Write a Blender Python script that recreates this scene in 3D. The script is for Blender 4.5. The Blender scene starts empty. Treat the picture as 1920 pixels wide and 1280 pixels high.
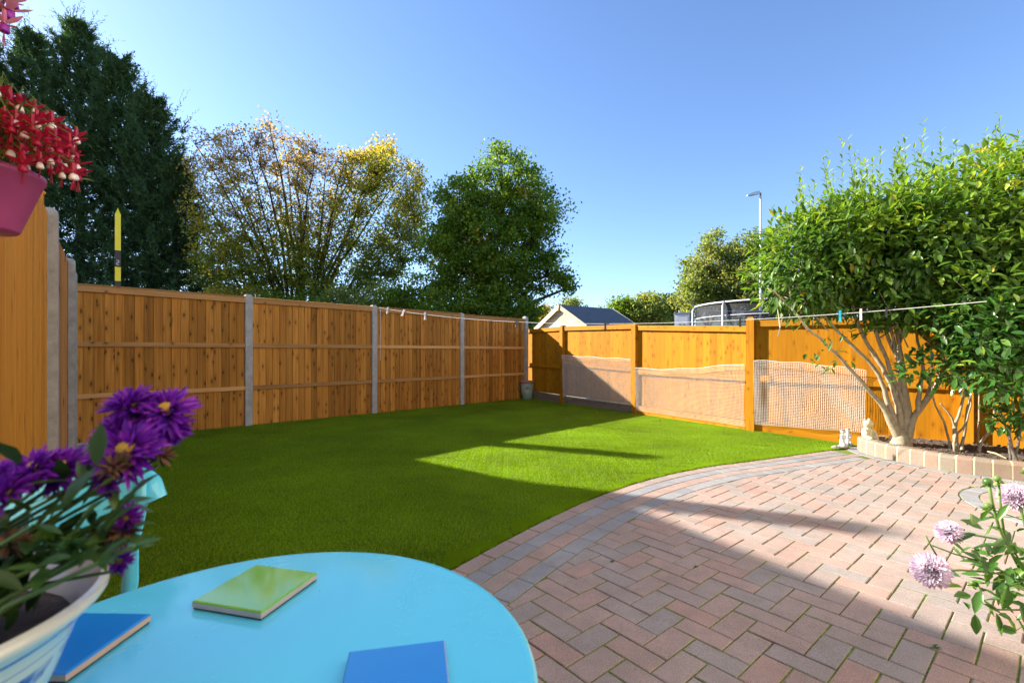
import bpy, bmesh, math, random
import numpy as np
from mathutils import Vector, Matrix
random.seed(7); RNG = np.random.default_rng(11)
R = math.radians
sc = bpy.context.scene
C = sc.collection

# ------------------------------------------------------------ camera, sky, sun, exposure
F, HZ, CH = 876.0, 659.2, 1.1014
cam_d = bpy.data.cameras.new('camera'); cam = bpy.data.objects.new('camera', cam_d); C.objects.link(cam)
cam.location = (0, 0, CH); cam.rotation_euler = (R(90), 0, 0)
cam_d.sensor_width = 36; cam_d.lens = 36 * F / 1920; cam_d.shift_y = 19.2 / 1920
cam_d.clip_start = 0.02; cam_d.clip_end = 3000
cam_d.dof.use_dof = True; cam_d.dof.focus_distance = 4.5; cam_d.dof.aperture_fstop = 6.5
sc.camera = cam
ELEV = 26.0
SH = Vector((.92, -.39, 0)).normalized()             # the way shadows fall
world = bpy.data.worlds.new('World'); sc.world = world; world.use_nodes = True
wn = world.node_tree; wn.nodes.clear()
wo = wn.nodes.new('ShaderNodeOutputWorld'); bg = wn.nodes.new('ShaderNodeBackground')
sky = wn.nodes.new('ShaderNodeTexSky'); sky.sky_type = 'NISHITA'; sky.sun_disc = False
sky.sun_elevation = R(ELEV); sky.sun_rotation = math.atan2(-SH.x, -SH.y)
sky.air_density = 1.0; sky.dust_density = 0.3; sky.ozone_density = 4.2
bg.inputs['Strength'].default_value = 0.100
tint = wn.nodes.new('ShaderNodeMix'); tint.data_type = 'RGBA'; tint.blend_type = 'MULTIPLY'; tint.inputs[0].default_value = 1.0; tint.inputs[7].default_value = (.92, .92, 1.0, 1); wn.links.new(sky.outputs[0], tint.inputs[6]); wn.links.new(tint.outputs[2], bg.inputs['Color']); wn.links.new(bg.outputs[0], wo.inputs['Surface'])
sun_d = bpy.data.lights.new('sun', 'SUN'); sun = bpy.data.objects.new('sun', sun_d); C.objects.link(sun)
sun_d.energy = 4.9; sun_d.angle = R(0.4); sun_d.color = (1.0, .93, .82)
LD = Vector((SH.x * math.cos(R(ELEV)), SH.y * math.cos(R(ELEV)), -math.sin(R(ELEV))))
sun.rotation_euler = LD.to_track_quat('-Z', 'Y').to_euler(); sun.location = (-10, 6, 9)
sc.view_settings.view_transform = 'Standard'; sc.view_settings.look = 'None'
sc.view_settings.exposure = 1.62; sc.view_settings.gamma = 1.0; sc.view_settings.use_curve_mapping = False
sc.cycles.max_bounces = 8; sc.cycles.transparent_max_bounces = 12

# ------------------------------------------------------------ helpers
def at(u, v, Y):
    return Vector(((u - 960) / F * Y, Y, CH - (v - HZ) / F * Y))
def gnd(u, v, z=0.0):
    Y = F * (CH - z) / (v - HZ); return Vector(((u - 960) / F * Y, Y, z))

def tag(o, label=None, cat=None, group=None, kind=None):
    if label: o['label'] = label
    if cat: o['category'] = cat
    if group: o['group'] = group
    if kind: o['kind'] = kind
    return o
def empty(name, loc=(0, 0, 0), rz=0.0):
    o = bpy.data.objects.new(name, None); C.objects.link(o); o.location = loc; o.rotation_euler = (0, 0, rz)
    o.empty_display_size = .1
    return o
def link(name, me, parent=None, loc=None, rot=None, scale=None):
    o = bpy.data.objects.new(name, me); C.objects.link(o)
    if parent: o.parent = parent
    if loc is not None: o.location = loc
    if rot is not None: o.rotation_euler = rot
    if scale is not None: o.scale = scale
    return o

class MB:
    """collects vertices and faces of one mesh"""
    def __init__(s): s.v = []; s.f = []; s.r = []; s.mi = []; s.cm = 0
    def add(s, vs, fs, rnd=None):
        n = len(s.v); s.v += [tuple(p) for p in vs]; s.f += [tuple(i + n for i in f) for f in fs]
        s.r += [0.5 if rnd is None else rnd] * len(vs); s.mi += [s.cm] * len(fs)
    def box(s, a, b, rnd=None, mat=None, bev=0.0):
        x0, y0, z0 = a; x1, y1, z1 = b
        if bev > 0:
            e = bev
            vs = []
            for z, i in ((z0, 0), (z1 - e, 0), (z1, e)):
                vs += [(x0 + i, y0 + i, z), (x1 - i, y0 + i, z), (x1 - i, y1 - i, z), (x0 + i, y1 - i, z)]
            fs = [(3, 2, 1, 0), (8, 9, 10, 11)]
            for k in (0, 4):
                for j in range(4): fs.append((k + j, k + (j + 1) % 4, k + 4 + (j + 1) % 4, k + 4 + j))
        else:
            vs = [(x0, y0, z0), (x1, y0, z0), (x1, y1, z0), (x0, y1, z0), (x0, y0, z1), (x1, y0, z1), (x1, y1, z1), (x0, y1, z1)]
            fs = [(3, 2, 1, 0), (4, 5, 6, 7), (0, 1, 5, 4), (1, 2, 6, 5), (2, 3, 7, 6), (3, 0, 4, 7)]
        if mat is not None: vs = [mat @ Vector(p) for p in vs]
        s.add(vs, fs, rnd); return s
    def tube(s, pts, rad, n=6, rnd=None, cap=True):
        pts = [Vector(p) for p in pts]; m = len(pts)
        if not hasattr(rad, '__len__'): rad = [rad] * m
        vs = []; up = None
        for i, p in enumerate(pts):
            t = (pts[min(i + 1, m - 1)] - pts[max(i - 1, 0)]).normalized()
            if up is None:
                up = Vector((0, 0, 1)) if abs(t.z) < .9 else Vector((1, 0, 0))
            a = t.cross(up)
            if a.length < 1e-5: a = t.cross(Vector((1, .3, 0)))
            a.normalize(); b = t.cross(a).normalized(); up = -b if up.dot(-b) > 0 else b
            b = a.cross(t)
            for k in range(n):
                an = 2 * math.pi * k / n
                vs.append(p + (a * math.cos(an) + b * math.sin(an)) * rad[i])
        fs = []
        for i in range(m - 1):
            for k in range(n):
                fs.append((i * n + k, i * n + (k + 1) % n, (i + 1) * n + (k + 1) % n, (i + 1) * n + k))
        if cap: fs += [tuple(range(n - 1, -1, -1)), tuple((m - 1) * n + k for k in range(n))]
        s.add(vs, fs, rnd); return s
    def lathe(s, prof, n=32, c=(0, 0, 0), rnd=None, sx=1, sy=1, cap=True):
        vs = []; m = len(prof)
        for r, z in prof:
            for k in range(n):
                a = 2 * math.pi * k / n; vs.append((c[0] + r * math.cos(a) * sx, c[1] + r * math.sin(a) * sy, c[2] + z))
        fs = [(i * n + k, i * n + (k + 1) % n, (i + 1) * n + (k + 1) % n, (i + 1) * n + k) for i in range(m - 1) for k in range(n)]
        if prof[0][0] > 1e-6: fs.append(tuple(range(n - 1, -1, -1)))
        if cap and prof[-1][0] > 1e-6: fs.append(tuple((m - 1) * n + k for k in range(n)))
        s.add(vs, fs, rnd); return s
    def ball(s, c, r, n=12, m=8, rnd=None):
        if not hasattr(r, '__len__'): r = (r, r, r)
        vs = []
        for i in range(m + 1):
            t = math.pi * i / m
            for k in range(n):
                a = 2 * math.pi * k / n
                vs.append((c[0] + r[0] * math.sin(t) * math.cos(a), c[1] + r[1] * math.sin(t) * math.sin(a), c[2] - r[2] * math.cos(t)))
        fs = [(i * n + k, i * n + (k + 1) % n, (i + 1) * n + (k + 1) % n, (i + 1) * n + k) for i in range(m) for k in range(n)]
        s.add(vs, fs, rnd); return s
    def mesh(s, name, mats, smooth=False):
        me = bpy.data.meshes.new(name); me.from_pydata(s.v, [], s.f)
        for m in (mats if isinstance(mats, (list, tuple)) else [mats]): me.materials.append(m)
        if any(s.mi): me.polygons.foreach_set('material_index', s.mi)
        a = me.attributes.new('rnd', 'FLOAT', 'POINT'); a.data.foreach_set('value', s.r)
        if smooth: me.polygons.foreach_set('use_smooth', [True] * len(me.polygons))
        me.validate(clean_customdata=False); me.update(); return me
    def build(s, name, mats, parent=None, smooth=False, **k):
        return link(name, s.mesh(name, mats, smooth), parent, **k)

def np_mesh(name, V, T, rnd, mat, smooth=False):
    """V (n,3), T (m,3) triangles"""
    me = bpy.data.meshes.new(name); n, m = len(V), len(T)
    me.vertices.add(n); me.vertices.foreach_set('co', np.ascontiguousarray(V, np.float32).ravel())
    me.loops.add(3 * m); me.loops.foreach_set('vertex_index', np.ascontiguousarray(T, np.int32).ravel())
    me.polygons.add(m); me.polygons.foreach_set('loop_start', np.arange(0, 3 * m, 3, dtype=np.int32))
    me.update(calc_edges=True)
    a = me.attributes.new('rnd', 'FLOAT', 'POINT'); a.data.foreach_set('value', np.ascontiguousarray(rnd, np.float32))
    if smooth: me.polygons.foreach_set('use_smooth', [True] * m)
    me.materials.append(mat); return me

def unit(a): return a / np.maximum(np.linalg.norm(a, axis=1, keepdims=True), 1e-9)
def leaf_arrays(P, D, Nn, L, W, rnd, fold=.12, droop=.15, full=True):
    """P base, D along leaf, Nn rough normal. returns V, T, rnd"""
    D = unit(D); S = unit(np.cross(D, Nn)); Nn = unit(np.cross(S, D)); n = len(P)
    L = np.broadcast_to(L, (n,))[:, None]; W = np.broadcast_to(W, (n,))[:, None]
    if full:
        def q(x, y, z): return P + D * L * x + S * W * y + Nn * (W * z - L * droop * x * x)
        V = np.stack([q(0, 0, 0), q(.22, .34, fold * .7), q(.55, .5, fold), q(.84, .24, fold * .4), q(1, 0, 0), q(.84, -.24, fold * .4), q(.55, -.5, fold), q(.22, -.34, fold * .7), q(.3, 0, -fold * .3), q(.7, 0, -fold * .3)], 1).reshape(-1, 3)
        b = (np.arange(n) * 10)[:, None, None]
        T = (np.array([[0, 8, 1], [1, 8, 2], [8, 9, 2], [2, 9, 3], [9, 4, 3], [9, 5, 4], [9, 6, 5], [8, 6, 9], [8, 7, 6], [0, 7, 8]])[None] + b).reshape(-1, 3)
        return V, T, np.repeat(rnd, 10)
    v0 = P; v1 = P + D * L * .5 + S * W * .5; v2 = P + D * L * .5 - S * W * .5; v3 = P + D * L - Nn * L * droop
    V = np.stack([v0, v1, v2, v3], 1).reshape(-1, 3); b = (np.arange(n) * 4)[:, None, None]
    T = (np.array([[0, 2, 1], [1, 2, 3]])[None] + b).reshape(-1, 3)
    return V, T, np.repeat(rnd, 4)
def rdir(n):
    a = RNG.normal(size=(n, 3)); return unit(a)

# ------------------------------------------------------------ materials
def new_mat(name):
    m = bpy.data.materials.new(name); m.use_nodes = True; nt = m.node_tree
    return m, nt, nt.nodes['Principled BSDF'], nt.nodes['Material Output']
def nd(nt, t, **k):
    n = nt.nodes.new(t)
    for a, b in k.items():
        if a in n.inputs: n.inputs[a].default_value = b
        else: setattr(n, a, b)
    return n
def col(c): return (c[0], c[1], c[2], 1)
def ramp(nt, stops, src=None):
    n = nt.nodes.new('ShaderNodeValToRGB'); e = n.color_ramp.elements
    while len(e) < len(stops): e.new(.5)
    for i, (p, c) in enumerate(stops): e[i].position = p; e[i].color = col(c) if hasattr(c, '__len__') else (c, c, c, 1)
    if src is not None: nt.links.new(src, n.inputs[0])
    return n
def mixc(nt, fac, a, b, mode='MIX'):
    n = nt.nodes.new('ShaderNodeMix'); n.data_type = 'RGBA'; n.blend_type = mode
    for i, x in ((0, fac), (6, a), (7, b)):
        if isinstance(x, bpy.types.NodeSocket): nt.links.new(x, n.inputs[i])
        elif hasattr(x, '__len__'): n.inputs[i].default_value = col(x)
        else: n.inputs[i].default_value = x
    return n.outputs[2]
def math_n(nt, op, a, b=0.0, c=None):
    n = nt.nodes.new('ShaderNodeMath'); n.operation = op
    for i, x in enumerate((a, b) if c is None else (a, b, c)):
        if isinstance(x, bpy.types.NodeSocket): nt.links.new(x, n.inputs[i])
        else: n.inputs[i].default_value = x
    return n.outputs[0]
def coords(nt, scale=(1, 1, 1), kind='Object', objoff=False):
    tc = nt.nodes.new('ShaderNodeTexCoord'); mp = nt.nodes.new('ShaderNodeMapping'); mp.inputs['Scale'].default_value = scale
    nt.links.new(tc.outputs[kind], mp.inputs[0])
    if objoff:
        oi = nt.nodes.new('ShaderNodeObjectInfo'); vm = nt.nodes.new('ShaderNodeVectorMath'); vm.operation = 'SCALE'
        vm.inputs[0].default_value = (37.3, 91.7, 53.1); nt.links.new(oi.outputs['Random'], vm.inputs['Scale'])
        nt.links.new(vm.outputs[0], mp.inputs['Location'])
    return mp.outputs[0]
def noise(nt, vec, scale, detail=4, rough=.6, dist=0.0):
    n = nd(nt, 'ShaderNodeTexNoise', Scale=scale, Detail=detail, Roughness=rough, Distortion=dist)
    if vec is not None: nt.links.new(vec, n.inputs['Vector'])
    return n
def bump(nt, h, strength, dist, bsdf):
    b = nt.nodes.new('ShaderNodeBump'); b.inputs['Strength'].default_value = strength; b.inputs['Distance'].default_value = dist
    nt.links.new(h, b.inputs['Height']); nt.links.new(b.outputs[0], bsdf.inputs['Normal'])
def simple(name, c, rough=.6, var=.12, scale=6, metal=0.0, bmp=.15, bscale=40, spec=.5, coat=0.0):
    m, nt, b, o = new_mat(name); v = coords(nt)
    n = noise(nt, v, scale); rp = ramp(nt, [(.3, [x * (1 - var) for x in c]), (.7, [min(1, x * (1 + var)) for x in c])], n.outputs[0])
    nt.links.new(rp.outputs[0], b.inputs['Base Color']); b.inputs['Roughness'].default_value = rough
    b.inputs['Metallic'].default_value = metal; b.inputs['Specular IOR Level'].default_value = spec
    b.inputs['Coat Weight'].default_value = coat; b.inputs['Coat Roughness'].default_value = .05
    if bmp: bump(nt, noise(nt, v, bscale, 3).outputs[0], bmp, .002, b)
    return m
def leaf_mat(name, stops, trans=.35, rough=.45, spec=.4, tcol=1.5, tb=.5):
    m, nt, b, o = new_mat(name)
    at_ = nd(nt, 'ShaderNodeAttribute', attribute_name='rnd'); rp = ramp(nt, stops, at_.outputs['Fac'])
    n = noise(nt, coords(nt), 30, 2); cc = mixc(nt, .35, rp.outputs[0], mixc(nt, n.outputs[0], (.35,.35,.35), (1.3, 1.3, 1.3)), 'MULTIPLY')
    nt.links.new(cc, b.inputs['Base Color']); b.inputs['Roughness'].default_value = rough; b.inputs['Specular IOR Level'].default_value = spec
    t = nd(nt, 'ShaderNodeBsdfTranslucent'); tc2 = mixc(nt, 1.0, cc, (tcol, tcol * (1.05 if tb < 1 else 1), tcol * tb), 'MULTIPLY'); nt.links.new(tc2, t.inputs[0])
    mx = nd(nt, 'ShaderNodeMixShader', Fac=trans); nt.links.new(b.outputs[0], mx.inputs[1]); nt.links.new(t.outputs[0], mx.inputs[2])
    nt.links.new(mx.outputs[0], o.inputs[0]); return m
def wood_mat(name, lo, mid, hi, knot, knots=.5, rough=.7, gscale=1.0, tv=.34):
    """vertical-grained timber: grain runs along local z"""
    m, nt, b, o = new_mat(name); v = coords(nt, (1, 1, 1), objoff=True)
    oi = nt.nodes.new('ShaderNodeObjectInfo')
    mp = nd(nt, 'ShaderNodeMapping'); mp.inputs['Scale'].default_value = (26 * gscale, 26 * gscale, 1.1); nt.links.new(v, mp.inputs[0])
    g = noise(nt, mp.outputs[0], 1.6, 5, .6, .6)
    mp3 = nd(nt, 'ShaderNodeMapping'); mp3.inputs['Scale'].default_value = (4, 4, .7); nt.links.new(v, mp3.inputs[0])
    g2 = noise(nt, mp3.outputs[0], 1.5, 3, .6)
    rp = ramp(nt, [(.3, lo), (.5, mid), (.72, hi)], mixc(nt, .45, g.outputs[0], g2.outputs[0]))
    # knots
    mp2 = nd(nt, 'ShaderNodeMapping'); mp2.inputs['Scale'].default_value = (11, 8.0, 1); sx_ = nt.nodes.new('ShaderNodeSeparateXYZ'); nt.links.new(v, sx_.inputs[0]); cx_ = nt.nodes.new('ShaderNodeCombineXYZ'); nt.links.new(sx_.outputs[0], cx_.inputs[0]); nt.links.new(sx_.outputs[2], cx_.inputs[1]); nt.links.new(cx_.outputs[0], mp2.inputs[0])
    wv = noise(nt, v, 7, 2); add = nd(nt, 'ShaderNodeVectorMath', operation='MULTIPLY_ADD'); nt.links.new(wv.outputs['Color'], add.inputs[0])
    add.inputs[1].default_value = (.35, .35, .35); nt.links.new(mp2.outputs[0], add.inputs[2])
    vo = nd(nt, 'ShaderNodeTexVoronoi', Scale=1.0, Randomness=1.0, voronoi_dimensions='2D'); nt.links.new(add.outputs[0], vo.inputs['Vector'])
    sel = math_n(nt, 'LESS_THAN', nd_sep(nt, vo.outputs['Color']), knots)
    kr = ramp(nt, [(.07, 1.0), (.15, .0)], vo.outputs['Distance']); kk = math_n(nt, 'MULTIPLY', kr.outputs[0], sel)
    halo = ramp(nt, [(.1, .5), (.42, .0)], vo.outputs['Distance']); hh = math_n(nt, 'MULTIPLY', halo.outputs[0], sel)
    c1 = mixc(nt, hh, rp.outputs[0], [x * .55 for x in mid]); c2 = mixc(nt, math_n(nt, 'MULTIPLY', kk, .85), c1, knot)
    tint = ramp(nt, [(0, 1 - tv), (.5, 1.0), (1, 1 + tv * .8)], oi.outputs['Random'])
    c3 = mixc(nt, 1.0, c2, tint.outputs[0], 'MULTIPLY')
    nt.links.new(c3, b.inputs['Base Color']); b.inputs['Roughness'].default_value = rough; b.inputs['Specular IOR Level'].default_value = .15
    bump(nt, g.outputs[0], .35, .002, b); return m
def nd_sep(nt, c):
    s = nt.nodes.new('ShaderNodeSeparateColor'); nt.links.new(c, s.inputs[0]); return s.outputs[0]

M = {}
M['fence_brown'] = wood_mat('fence_brown', (.21, .078, .012), (.41, .172, .028), (.60, .29, .06), (.07, .022, .006), .5)
M['rail_brown'] = wood_mat('rail_brown', (.34, .16, .05), (.46, .24, .085), (.55, .32, .13), (.12, .05, .02), .12)
M['fence_orange'] = wood_mat('fence_orange', (.33, .122, .003), (.44, .18, .004), (.52, .235, .010), (.27, .075, .006), .45, tv=.14)
M['fence_near'] = wood_mat('fence_near', (.50, .17, .015), (.66, .26, .025), (.74, .34, .05), (.32, .09, .01), .12, tv=.12)
M['fence_side'] = wood_mat('fence_side', (.24, .12, .04), (.38, .20, .08), (.48, .28, .12), (.09, .035, .01), .25)
M['dull_board'] = wood_mat('dull_board', (.12, .09, .06), (.2, .14, .09), (.28, .2, .13), (.06, .04, .02), .2)

def concrete_mat():
    m, nt, b, o = new_mat('post_concrete'); v = coords(nt, objoff=True)
    n = noise(nt, v, 9, 6, .7); vo = nd(nt, 'ShaderNodeTexVoronoi', Scale=140); nt.links.new(v, vo.inputs['Vector'])
    rp = ramp(nt, [(.3, (.27, .26, .24)), (.7, (.43, .42, .40))], n.outputs[0])
    sp = ramp(nt, [(.12, .45), (.3, 1.0)], vo.outputs['Distance'])
    nt.links.new(mixc(nt, .6, rp.outputs[0], sp.outputs[0], 'MULTIPLY'), b.inputs['Base Color']); b.inputs['Roughness'].default_value = .9
    bump(nt, vo.outputs['Distance'], .3, .002, b); return m
M['concrete'] = concrete_mat()

def paver_mat(name, stops, attr=False):
    m, nt, b, o = new_mat(name); tc = nt.nodes.new('ShaderNodeTexCoord')
    geo = nt.nodes.new('ShaderNodeNewGeometry'); v = geo.outputs['Position']
    if attr: rnd = nd(nt, 'ShaderNodeAttribute', attribute_name='rnd').outputs['Fac']
    else: rnd = nt.nodes.new('ShaderNodeObjectInfo').outputs['Random']
    base = ramp(nt, stops, rnd)
    blot = noise(nt, v, 11, 3, .6); dirt = noise(nt, v, 2.2, 4, .6)
    c = mixc(nt, ramp(nt, [(.38, 0.0), (.68, .55)], blot.outputs[0]).outputs[0], base.outputs[0], (.27, .22, .19))
    gr = noise(nt, v, 260, 3, .75); c = mixc(nt, .8, c, ramp(nt, [(.32, .50), (.5, .95), (.68, 1.35)], gr.outputs[0]).outputs[0], 'MULTIPLY')
    vo = nd(nt, 'ShaderNodeTexVoronoi', Scale=170.0); nt.links.new(v, vo.inputs['Vector'])
    s1 = ramp(nt, [(.16, 1.0), (.24, .0)], vo.outputs['Distance']); gate = math_n(nt, 'GREATER_THAN', nd_sep(nt, vo.outputs['Color']), .80)
    c = mixc(nt, math_n(nt, 'MULTIPLY', math_n(nt, 'MULTIPLY', s1.outputs[0], gate), .75), c, (.55, .53, .50))
    gate2 = math_n(nt, 'LESS_THAN', nd_sep(nt, vo.outputs['Color']), .12)
    c = mixc(nt, math_n(nt, 'MULTIPLY', math_n(nt, 'MULTIPLY', s1.outputs[0], gate2), .8), c, (.05, .045, .04))
    c = mixc(nt, .5, c, ramp(nt, [(.35, .72), (.65, 1.1)], dirt.outputs[0]).outputs[0], 'MULTIPLY')
    nt.links.new(c, b.inputs['Base Color']); b.inputs['Roughness'].default_value = .88; b.inputs['Specular IOR Level'].default_value = .3
    bump(nt, gr.outputs[0], .55, .0016, b); return m
PV = [(0, (.31, .275, .255)), (.25, (.34, .285, .255)), (.5, (.37, .28, .24)), (.8, (.40, .275, .23)), (1, (.41, .26, .21))]
GV = [(0, (.25, .26, .28)), (1, (.31, .315, .325))]
RV = [(0, (.34, .27, .235)), (1, (.42, .28, .225))]
M['paver'] = paver_mat('paver', PV); M['paver_s'] = paver_mat('paver_s', PV, True)
M['grey_paver'] = paver_mat('grey_paver', GV); M['red_paver'] = paver_mat('red_paver', RV)
M['grey_s'] = paver_mat('grey_paver_far', GV, True)
M['planter_brick'] = paver_mat('planter_brick', [(0, (.25, .21, .15)), (.5, (.30, .215, .15)), (1, (.33, .19, .13))])
M['mortar'] = simple('mortar', (.52, .47, .30), .95, .15, 30, bmp=.5, bscale=200)

def joint_mat():
    m, nt, b, o = new_mat('joint_sand_and_moss'); geo = nt.nodes.new('ShaderNodeNewGeometry'); v = geo.outputs['Position']
    n = noise(nt, v, 3.1, 5, .7); n2 = noise(nt, v, 60, 3)
    sand = ramp(nt, [(.3, (.05, .035, .022)), (.7, (.15, .11, .07))], n2.outputs[0]); moss = ramp(nt, [(.3, (.05, .09, .008)), (.7, (.17, .24, .02))], n2.outputs[0])
    nt.links.new(mixc(nt, ramp(nt, [(.42, 0.0), (.5, 1.0)], n.outputs[0]).outputs[0], sand.outputs[0], moss.outputs[0]), b.inputs['Base Color'])
    b.inputs['Roughness'].default_value = 1; bump(nt, n2.outputs[0], .8, .004, b); return m
M['joint'] = joint_mat()
def soil_mat():
    m, nt, b, o = new_mat('soil'); v = coords(nt); n = noise(nt, v, 22, 8, .75); n2 = noise(nt, v, 3, 3)
    c = mixc(nt, .5, ramp(nt, [(.3, (.045, .03, .022)), (.55, (.11, .08, .06)), (.75, (.24, .19, .15))], n.outputs[0]).outputs[0], ramp(nt, [(.3, .7), (.7, 1.2)], n2.outputs[0]).outputs[0], 'MULTIPLY')
    nt.links.new(c, b.inputs['Base Color']); b.inputs['Roughness'].default_value = 1; bump(nt, n.outputs[0], 1, .02, b); return m
M['soil'] = soil_mat()
def lawn_mat():
    m, nt, b, o = new_mat('turf_backing'); geo = nt.nodes.new('ShaderNodeNewGeometry'); v = geo.outputs['Position']
    n = noise(nt, v, 160, 3, .7); n2 = noise(nt, v, 1.2, 3)
    c = mixc(nt, .6, ramp(nt, [(.3, (.05, .13, .008)), (.7, (.12, .26, .012))], n.outputs[0]).outputs[0], ramp(nt, [(.3, .75), (.7, 1.2)], n2.outputs[0]).outputs[0], 'MULTIPLY')
    nt.links.new(c, b.inputs['Base Color']); b.inputs['Roughness'].default_value = .9; bump(nt, n.outputs[0], 1, .01, b); return m
M['turf'] = lawn_mat()
def blade_mat():
    m, nt, b, o = new_mat('grass_blades'); geo = nt.nodes.new('ShaderNodeNewGeometry'); v = geo.outputs['Position']
    a = nd(nt, 'ShaderNodeAttribute', attribute_name='rnd'); rp = ramp(nt, [(0, (.08, .165, .008)), (.5, (.175, .31, .008)), (.88, (.28, .40, .010)), (1, (.36, .37, .07))], a.outputs['Fac'])
    n2 = noise(nt, v, .9, 4, .6); c = mixc(nt, .8, rp.outputs[0], ramp(nt, [(.35, .75), (.65, 1.2)], n2.outputs[0]).outputs[0], 'MULTIPLY')
    nt.links.new(c, b.inputs['Base Color']); b.inputs['Roughness'].default_value = .5; b.inputs['Specular IOR Level'].default_value = .25
    t = nd(nt, 'ShaderNodeBsdfTranslucent'); nt.links.new(mixc(nt, 1.0, c, (1.8, 1.8, .4), 'MULTIPLY'), t.inputs[0])
    mx = nd(nt, 'ShaderNodeMixShader', Fac=.45); nt.links.new(b.outputs[0], mx.inputs[1]); nt.links.new(t.outputs[0], mx.inputs[2]); nt.links.new(mx.outputs[0], o.inputs[0])
    return m
M['blade'] = blade_mat()
M['ground'] = simple('rough_ground', (.07, .085, .035), .95, .4, .8, bmp=.3, bscale=4)
M['path'] = simple('path_concrete', (.36, .33, .31), .92, .18, 7, bmp=.4, bscale=90)
M['hill'] = simple('far_hill', (.10, .14, .12), 1, .2, .02, bmp=0)
M['net'] = simple('net_wire', (.80, .77, .72), .5, .06, 20, bmp=0)
M['blue'] = simple('blue_paint', (.11, .66, .87), .16, .02, 3, bmp=.02, bscale=12, spec=.5, coat=.5)
_nt = M['blue'].node_tree; _b = _nt.nodes['Principled BSDF']; _v = coords(_nt); _n = noise(_nt, _v, 9, 6, .7, .8); _nt.links.new(ramp(_nt, [(.35, .10), (.7, .34)], _n.outputs[0]).outputs[0], _b.inputs['Roughness'])
_vo = nd(_nt, 'ShaderNodeTexVoronoi', Scale=60.0); _nt.links.new(_v, _vo.inputs['Vector']); _g = math_n(_nt, 'LESS_THAN', nd_sep(_nt, _vo.outputs['Color']), .03); _s = ramp(_nt, [(.06, .55), (.1, .0)], _vo.outputs['Distance'])
_src = _b.inputs['Base Color'].links[0].from_socket; _nt.links.new(mixc(_nt, math_n(_nt, 'MULTIPLY', _g, _s.outputs[0]), _src, (.05, .10, .09)), _b.inputs['Base Color'])
M['bark_dark'] = simple('bark_dark', (.055, .04, .03), .95, .3, 12, bmp=.6, bscale=30)
M['bark_pale'] = simple('bark_pale', (.34, .285, .19), .8, .28, 22, bmp=.6, bscale=55)
M['bark_grey'] = simple('bark_grey', (.13, .11, .09), .9, .3, 12, bmp=.6, bscale=30)
M['stem'] = simple('green_stem', (.10, .18, .03), .6, .2, 20, bmp=0)
M['conifer'] = leaf_mat('conifer_needles', [(0, (.018, .045, .024)), (.5, (.045, .095, .040)), (.85, (.10, .17, .06)), (1, (.18, .22, .08))], .28, .6, .25)
M['autumn'] = leaf_mat('autumn_leaves', [(0, (.08, .13, .02)), (.3, (.22, .23, .03)), (.55, (.44, .32, .04)), (.8, (.50, .29, .09)), (1, (.42, .25, .15))], .6, .5, .3, 1.6)
M['broad'] = leaf_mat('green_leaves', [(0, (.05, .11, .014)), (.5, (.155, .24, .02)), (.85, (.29, .36, .03)), (1, (.55, .36, .04))], .5, .45, .35, 1.6)
M['olive'] = leaf_mat('olive_leaves', [(0, (.12, .17, .05)), (.5, (.27, .31, .08)), (1, (.50, .40, .12))], .5, .5, .3, 1.5)
M['bush'] = leaf_mat('bush_leaves', [(0, (.045, .11, .02)), (.45, (.11, .21, .028)), (.8, (.25, .37, .03)), (.95, (.42, .50, .04)), (1, (.50, .42, .04))], .34, .42, .4, 1.7)
M['laurel'] = leaf_mat('laurel_leaves', [(0, (.03, .095, .02)), (.7, (.075, .19, .03)), (1, (.34, .42, .04))], .22, .22, .6, 1.6)
M['aster_leaf'] = leaf_mat('aster_leaves', [(0, (.025, .07, .02)), (.6, (.07, .14, .025)), (1, (.17, .27, .03))], .22, .4, .5)
M['dahlia_leaf'] = leaf_mat('dahlia_leaves', [(0, (.03, .10, .02)), (.6, (.08, .19, .03)), (1, (.18, .32, .04))], .3, .35, .5, 1.4)
M['aster_petal'] = leaf_mat('aster_petals', [(0, (.09, .012, .30)), (.6, (.30, .02, .52)), (1, (.58, .09, .72))], .3, .5, .3, 1.2, 1.0)
M['dahlia_petal'] = leaf_mat('dahlia_petals', [(0, (.80, .42, .74)), (.5, (.90, .74, .84)), (1, (.95, .88, .92))], .4, .5, .3, 1.0, 1.05)
M['fuchsia_red'] = leaf_mat('fuchsia_sepals', [(0, (.42, .006, .05)), (1, (.62, .02, .10))], .3, .35, .5, 1.1)
M['fuchsia_white'] = simple('fuchsia_white', (.80, .72, .70), .5, .05, 30, bmp=0)
M['fuchsia_purple'] = simple('fuchsia_purple', (.24, .02, .34), .5, .2, 30, bmp=0)
M['fuchsia_pink'] = leaf_mat('fuchsia_pink', [(0, (.60, .12, .32)), (1, (.80, .35, .50))], .3, .4, .4, 1.1)
M['flower_eye'] = simple('flower_eye', (.60, .36, .03), .8, .3, 90, bmp=.5, bscale=300)
M['faded'] = simple('faded_flower', (.17, .08, .04), .9, .4, 60, bmp=0)
M['pink_pot'] = simple('pink_plastic', (.38, .06, .21), .38, .10, 8, bmp=.05)
M['green_pot'] = simple('sage_pot_glaze', (.24, .33, .26), .35, .08, 6, bmp=.05)
M['terracotta'] = simple('terracotta', (.40, .17, .10), .85, .15, 20)
M['white_metal'] = simple('white_metal', (.66, .68, .72), .4, .04, 4, bmp=0)
M['grey_metal'] = simple('grey_metal', (.32, .34, .36), .4, .06, 8, metal=.6, bmp=0)
M['black'] = simple('black_plastic', (.015, .015, .017), .45, .1, 20, bmp=0)
M['grey_plastic'] = simple('grey_plastic', (.40, .40, .40), .5, .1, 20, bmp=0)
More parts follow.
